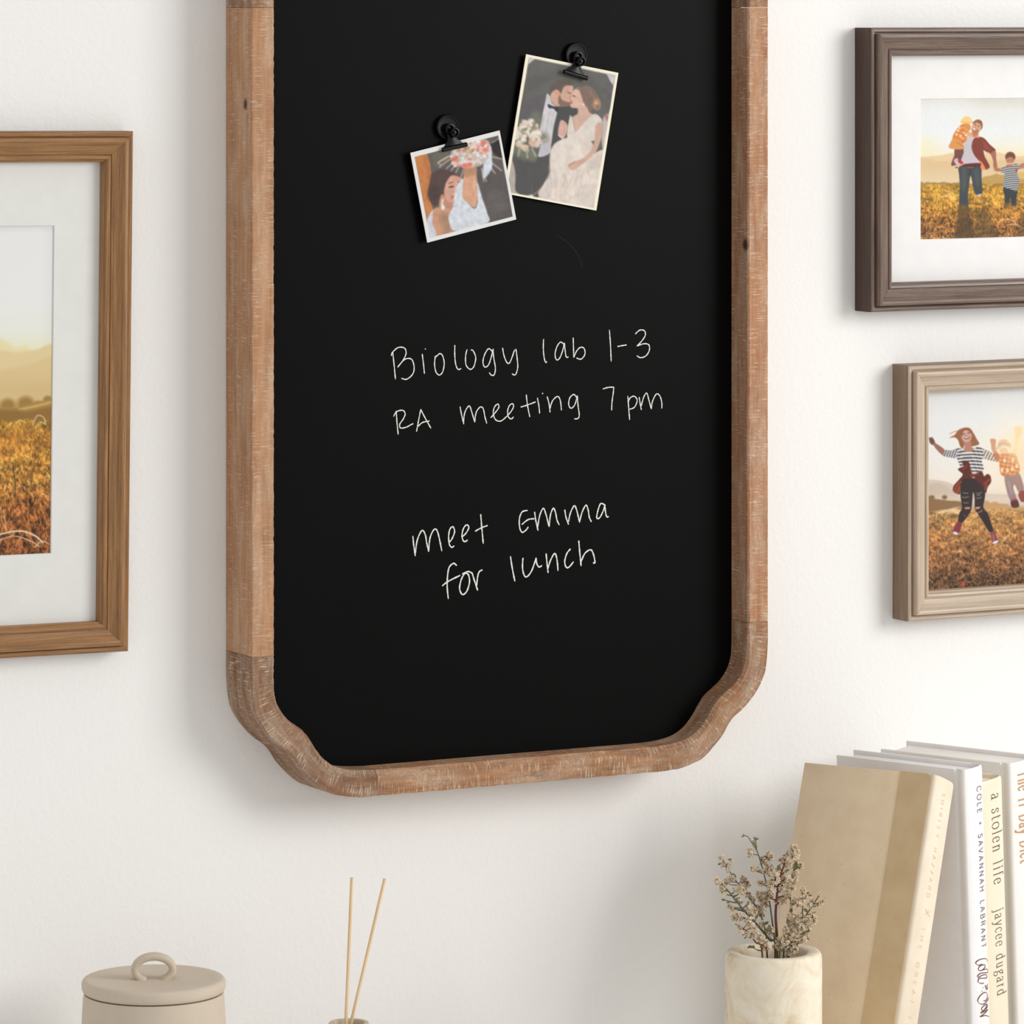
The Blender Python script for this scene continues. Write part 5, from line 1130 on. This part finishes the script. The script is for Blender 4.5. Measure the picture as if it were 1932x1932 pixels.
SANS = {
 'A': (.86, [[(.06, 0), (.43, 1)], [(.43, 1), (.80, 0)], [(.20, .34), (.66, .34)]]), 'B': (.74, [[(.12, 0), (.12, 1)], [(.12, 1), (.42, 1), (.60, .90), (.60, .64), (.42, .53), (.12, .53)], [(.42, .53), (.66, .42), (.66, .12), (.44, 0), (.12, 0)]]),
 'C': (.92, [[(.82, .82), (.62, .98), (.36, .97), (.14, .76), (.10, .45), (.20, .14), (.45, .0), (.70, .05), (.82, .18)]]), 'O': (1.0, [[(.50, 1), (.20, .88), (.08, .5), (.20, .12), (.50, 0), (.80, .12), (.92, .5), (.80, .88), (.50, 1)]]),
 'L': (.62, [[(.12, 1), (.12, 0)], [(.12, 0), (.56, 0)]]), 'E': (.68, [[(.12, 1), (.12, 0)], [(.12, 1), (.60, 1)], [(.12, .52), (.54, .52)], [(.12, 0), (.60, 0)]]),
 'S': (.68, [[(.58, .84), (.42, .98), (.20, .95), (.10, .76), (.20, .58), (.50, .44), (.60, .24), (.48, .04), (.24, .0), (.08, .15)]]), 'V': (.84, [[(.04, 1), (.42, 0)], [(.42, 0), (.80, 1)]]),
 'N': (.86, [[(.12, 0), (.12, 1)], [(.12, 1), (.74, 0)], [(.74, 0), (.74, 1)]]), 'H': (.86, [[(.12, 0), (.12, 1)], [(.74, 0), (.74, 1)], [(.12, .52), (.74, .52)]]),
 'R': (.76, [[(.12, 0), (.12, 1)], [(.12, 1), (.46, 1), (.64, .88), (.64, .62), (.46, .49), (.12, .48)], [(.44, .48), (.68, 0)]]), 'T': (.74, [[(.37, 1), (.37, 0)], [(.04, 1), (.70, 1)]]),
 '+': (.62, [[(.31, .78), (.31, .26)], [(.08, .52), (.54, .52)]]), 'I': (.30, [[(.15, 1), (.15, 0)]]), 'Y': (.80, [[(.05, 1), (.40, .5)], [(.75, 1), (.40, .5)], [(.40, .5), (.40, 0)]]),
 'Z': (.76, [[(.08, 1), (.68, 1)], [(.68, 1), (.08, 0)], [(.08, 0), (.70, 0)]]), 'D': (.86, [[(.12, 0), (.12, 1)], [(.12, 1), (.42, 1), (.70, .84), (.78, .5), (.70, .16), (.42, 0), (.12, 0)]]),
 'G': (.94, [[(.82, .82), (.60, .98), (.34, .96), (.12, .72), (.10, .35), (.28, .06), (.55, .0), (.80, .14), (.82, .42)], [(.56, .42), (.82, .42)]]), 'F': (.64, [[(.12, 1), (.12, 0)], [(.12, 1), (.58, 1)], [(.12, .52), (.52, .52)]]),
 ' ': (.62, [])}
def layout(text, font, x0, x1, y0, h, track=0.10):
    tot = sum(font[c][0] + track for c in text) - track; k = (x1 - x0) / tot
    out, x = [], x0
    for c in text:
        adv, st = font[c]
        for s in st: out.append([(x + p[0] * k, y0 + p[1] * h) for p in s])
        x += (adv + track) * k
    return out

def spine_a(t, T, bulge): return -bulge * (1 - abs(2 * t / T - 1) ** 3)
def book(label, top, yaw, lean, D, T, cover, spine_m, bulge=.004, page=M_PAGES, strip=None, texts=(), board_t=.0026, group='books on the shelf', round_top=0.0):
    """local axes: x across the thickness, y from spine to fore edge, z up the spine.  top = where the front spine corner reaches"""
    yr, lr = math.radians(yaw), math.radians(lean)
    low = T * math.sin(lr) if lr > 0 else 0.0
    H = (top[2] - SHELF - low) / math.cos(lr)
    ox = top[0] - math.cos(yr) * math.sin(lr) * H; oy = top[1] - math.sin(yr) * math.sin(lr) * H
    t = thing('book', label, 'book', (ox, oy, SHELF + low + .0003), group=group)
    t.rotation_mode = 'XYZ'
    t.rotation_euler = (Matrix.Rotation(yr, 3, 'Z') @ Matrix.Rotation(lr, 3, 'Y')).to_euler('XYZ')
    g0 = .0095
    for nm, xa, xb in (('front_cover', 0, board_t), ('back_cover', T - board_t, T)):
        box(nm, (xa, g0, 0), (xb, D, H), cover, t, bevel=.0006)
    # spine with hinge grooves, wrapped as one sheet
    o = [(.0006, g0 + .0004), (.0014, .0080), (.0014, .0065), (.0004, .0045), (.0, .0028)]
    N = 18
    arc = [(T * i / N, spine_a(T * i / N, T, bulge)) for i in range(N + 1)]
    arc[0] = (.0, .0012); arc.insert(1, (T * .02, spine_a(T * .04, T, bulge) + .0003))
    arc[-1] = (T, .0012); arc.insert(-1, (T * .98, spine_a(T * .96, T, bulge) + .0003))
    path = o + arc + [(T - x, y) for x, y in reversed(o)]
    n = len(path); cx_ = T / 2; th = .0016
    inn = []
    for i, (x, y) in enumerate(path):
        a_, b_ = np.array(path[max(i - 1, 0)]), np.array(path[min(i + 1, n - 1)]); d = b_ - a_; d = d / (np.linalg.norm(d) + 1e-9)
        inn.append((x - d[1] * th, y + d[0] * th))
    zs = [0, .0008, H - .0035, H - .0012, H]; sh = [.0008, 0, 0, .0003, .0011]
    V, Fc = [], []
    for z, q in zip(zs, sh):
        for (x, y) in path: V.append((x + (q if x < cx_ else -q) * (abs(x - cx_) > T * .45), y + q * (1 if y < .004 else 0), z))
        for (x, y) in inn: V.append((x, y, z))
    m = 2 * n
    for k in range(len(zs) - 1):
        for i in range(n - 1):
            a_ = k * m + i; Fc.append((a_, a_ + 1, a_ + m + 1, a_ + m)); b_ = a_ + n; Fc.append((b_, b_ + m, b_ + m + 1, b_ + 1))
        for i in (0, n - 1):
            a_ = k * m + i; Fc.append((a_, a_ + m, a_ + m + n, a_ + n))
    for k in (0, len(zs) - 1):
        for i in range(n - 1):
            a_ = k * m + i; Fc.append((a_, a_ + 1, a_ + n + 1, a_ + n))
    sp = mesh('spine', V, Fc, spine_m, t, smooth=True, autos=50)
    box('page_block', (board_t + .0002, .0045, .0035), (T - board_t - .0002, D - .0045, H - .0035), page, t, bevel=.0008)
    if strip:
        sm, wd = strip
        bm = bmesh.new(); bmesh.ops.create_cube(bm, size=1)
        lo, hi = (-.0005, .0030, .0004), (.0020, wd, H + .0002)
        for v in bm.verts: v.co = Vector([lo[i] + (v.co[i] + .5) * (hi[i] - lo[i]) for i in range(3)])
        ed = [e for e in bm.edges if all(abs(v.co.y - .0030) < 1e-6 for v in e.verts) and abs(e.verts[0].co.z - e.verts[1].co.z) < 1e-6 and e.verts[0].co.z > H / 2]
        bmesh.ops.bevel(bm, geom=ed, offset=.006, segments=6, profile=.5, affect='EDGES')
        from_bm('cloth_strip', bm, sm, t)
    for (lab, strokes, inkm, wd, nib) in texts:
        # strokes: x = distance below the top, y = across the spine
        pl = lambda x, y: (y, spine_a(min(max(y, 0), T), T, bulge) - .00022, H - x)
        tx = ribbon_mesh('spine_lettering', strokes, pl, inkm, sp, wd, nib=nib)
        tx['label'] = lab
    return t

K = 1 / 2.085 / 1000      # spine measure: photo pixels along the spine to metres
T1, T2, T3, T4 = .0395, .0300, .0400, .0450
tx = layout('SHIRLEY HAZZARD', SANS, .013, .106, T1 * .34, .0058, .7)
tx += layout('THE GREAT FIRE', SANS, .132, .235, T1 * .34, .0058, .7)
orn = [[(.1165, T1 * .36), (.119, T1 * .5), (.1215, T1 * .64)], [(.1165, T1 * .64), (.119, T1 * .5), (.1215, T1 * .36)], [(.114, T1 * .5), (.124, T1 * .5)]]
book('tan cloth book with darker hinge band, leaning right behind the vase', (.2918, -.25, 1.0709), 31, 20, .1306, T1, M_TAN, M_CREAM, .0030, strip=(M_STRIP, .0345),
     texts=[('faded gilt capitals SHIRLEY HAZZARD, THE GREAT FIRE', tx + orn, M_INKF, .00055, (0.0, .35, 1.0))])
S5 = 1 / 5.82 / 2.085 / 1000
def sc(P):   # script lettering sketch -> (below the top, across)
    return [((y / 5.82 + 1600 - 1450) / 2085, T2 * (x - (255 + (y - 1250) * .043)) / 212) for x, y in P]
script = [[(445, 1292), (432, 1256), (375, 1228), (318, 1226), (297, 1248), (322, 1280), (365, 1282)], [(362, 1290), (328, 1304), (326, 1336), (362, 1348), (398, 1328), (396, 1300), (362, 1294)],
          [(362, 1348), (400, 1352), (440, 1368), (452, 1388), (438, 1402), (396, 1388), (345, 1376), (316, 1392), (322, 1414)], [(322, 1414), (360, 1404), (408, 1412), (430, 1432), (416, 1452), (376, 1440), (332, 1428), (322, 1456), (346, 1484), (386, 1496)],
          [(408, 1526), (404, 1546), (420, 1556), (430, 1540), (438, 1532)], [(420, 1556), (414, 1572), (428, 1580), (440, 1562)], [(372, 1540), (378, 1542)], [(362, 1574), (370, 1576)],
          [(384, 1688), (416, 1692), (436, 1660), (424, 1616), (384, 1600), (340, 1622), (322, 1664), (346, 1704), (390, 1722), (440, 1700), (464, 1684)], [(440, 1744), (404, 1738), (366, 1756), (366, 1782), (400, 1790), (432, 1770), (432, 1748)],
          [(432, 1748), (400, 1784), (352, 1806)], [(352, 1808), (400, 1806), (444, 1800)], [(444, 1800), (390, 1830), (346, 1844)], [(346, 1846), (400, 1852), (440, 1872), (468, 1896)]]
book('white book lettered COLE + SAVANNAH LABRANT, first upright after the tan one', (.3311, -.235, 1.0698), 24, -3.2, .1370, T2, M_WHITE, M_WHITE, .0035, page=M_OFFW,
     texts=[('grey capitals COLE + SAVANNAH LABRANT', layout('COLE + SAVANNAH LABRANT', SANS, 36 * K, 341 * K, T2 * .51, .0078, .38), M_INKC, .0008, None),
            ('plum and copper brush script Cole & Sav', [sc(s) for s in script], M_INKP, .0010, (0.9, .35, 1.25))])
book('ivory book lettered a stolen life, shortest, between two white books', (.3619, -.2105, 1.0525), 24, -3.2, .1250, T3, M_IVORY, M_IVORY, .0040,
     texts=[('brown serif title a stolen life', layout('a stolen life', SERIF, 27 * K, 200 * K, T3 * .40, .0185, .16), M_INKB, .00075, (0.0, .42, 1.15)),
            ('light brown serif author line jaycee dugard', layout('jaycee dugard', SERIF, 246 * K, 412 * K, T3 * .40, .0170, .16), M_INKB, .00062, (0.0, .42, 1.15))])
book('white book lettered The 17 Day Diet, furthest right', (.4105, -.189, 1.0631), 24, -3.2, .1400, T4, M_OFFW, M_OFFW, .0040, page=M_OFFW,
     texts=[('copper serif title The 17 Day Diet', layout('The 17 Day Diet', SERIF, 18 * K, 194 * K, T4 * .20, .0200, .10), M_INKG, .0012, (0.0, .40, 1.2))])
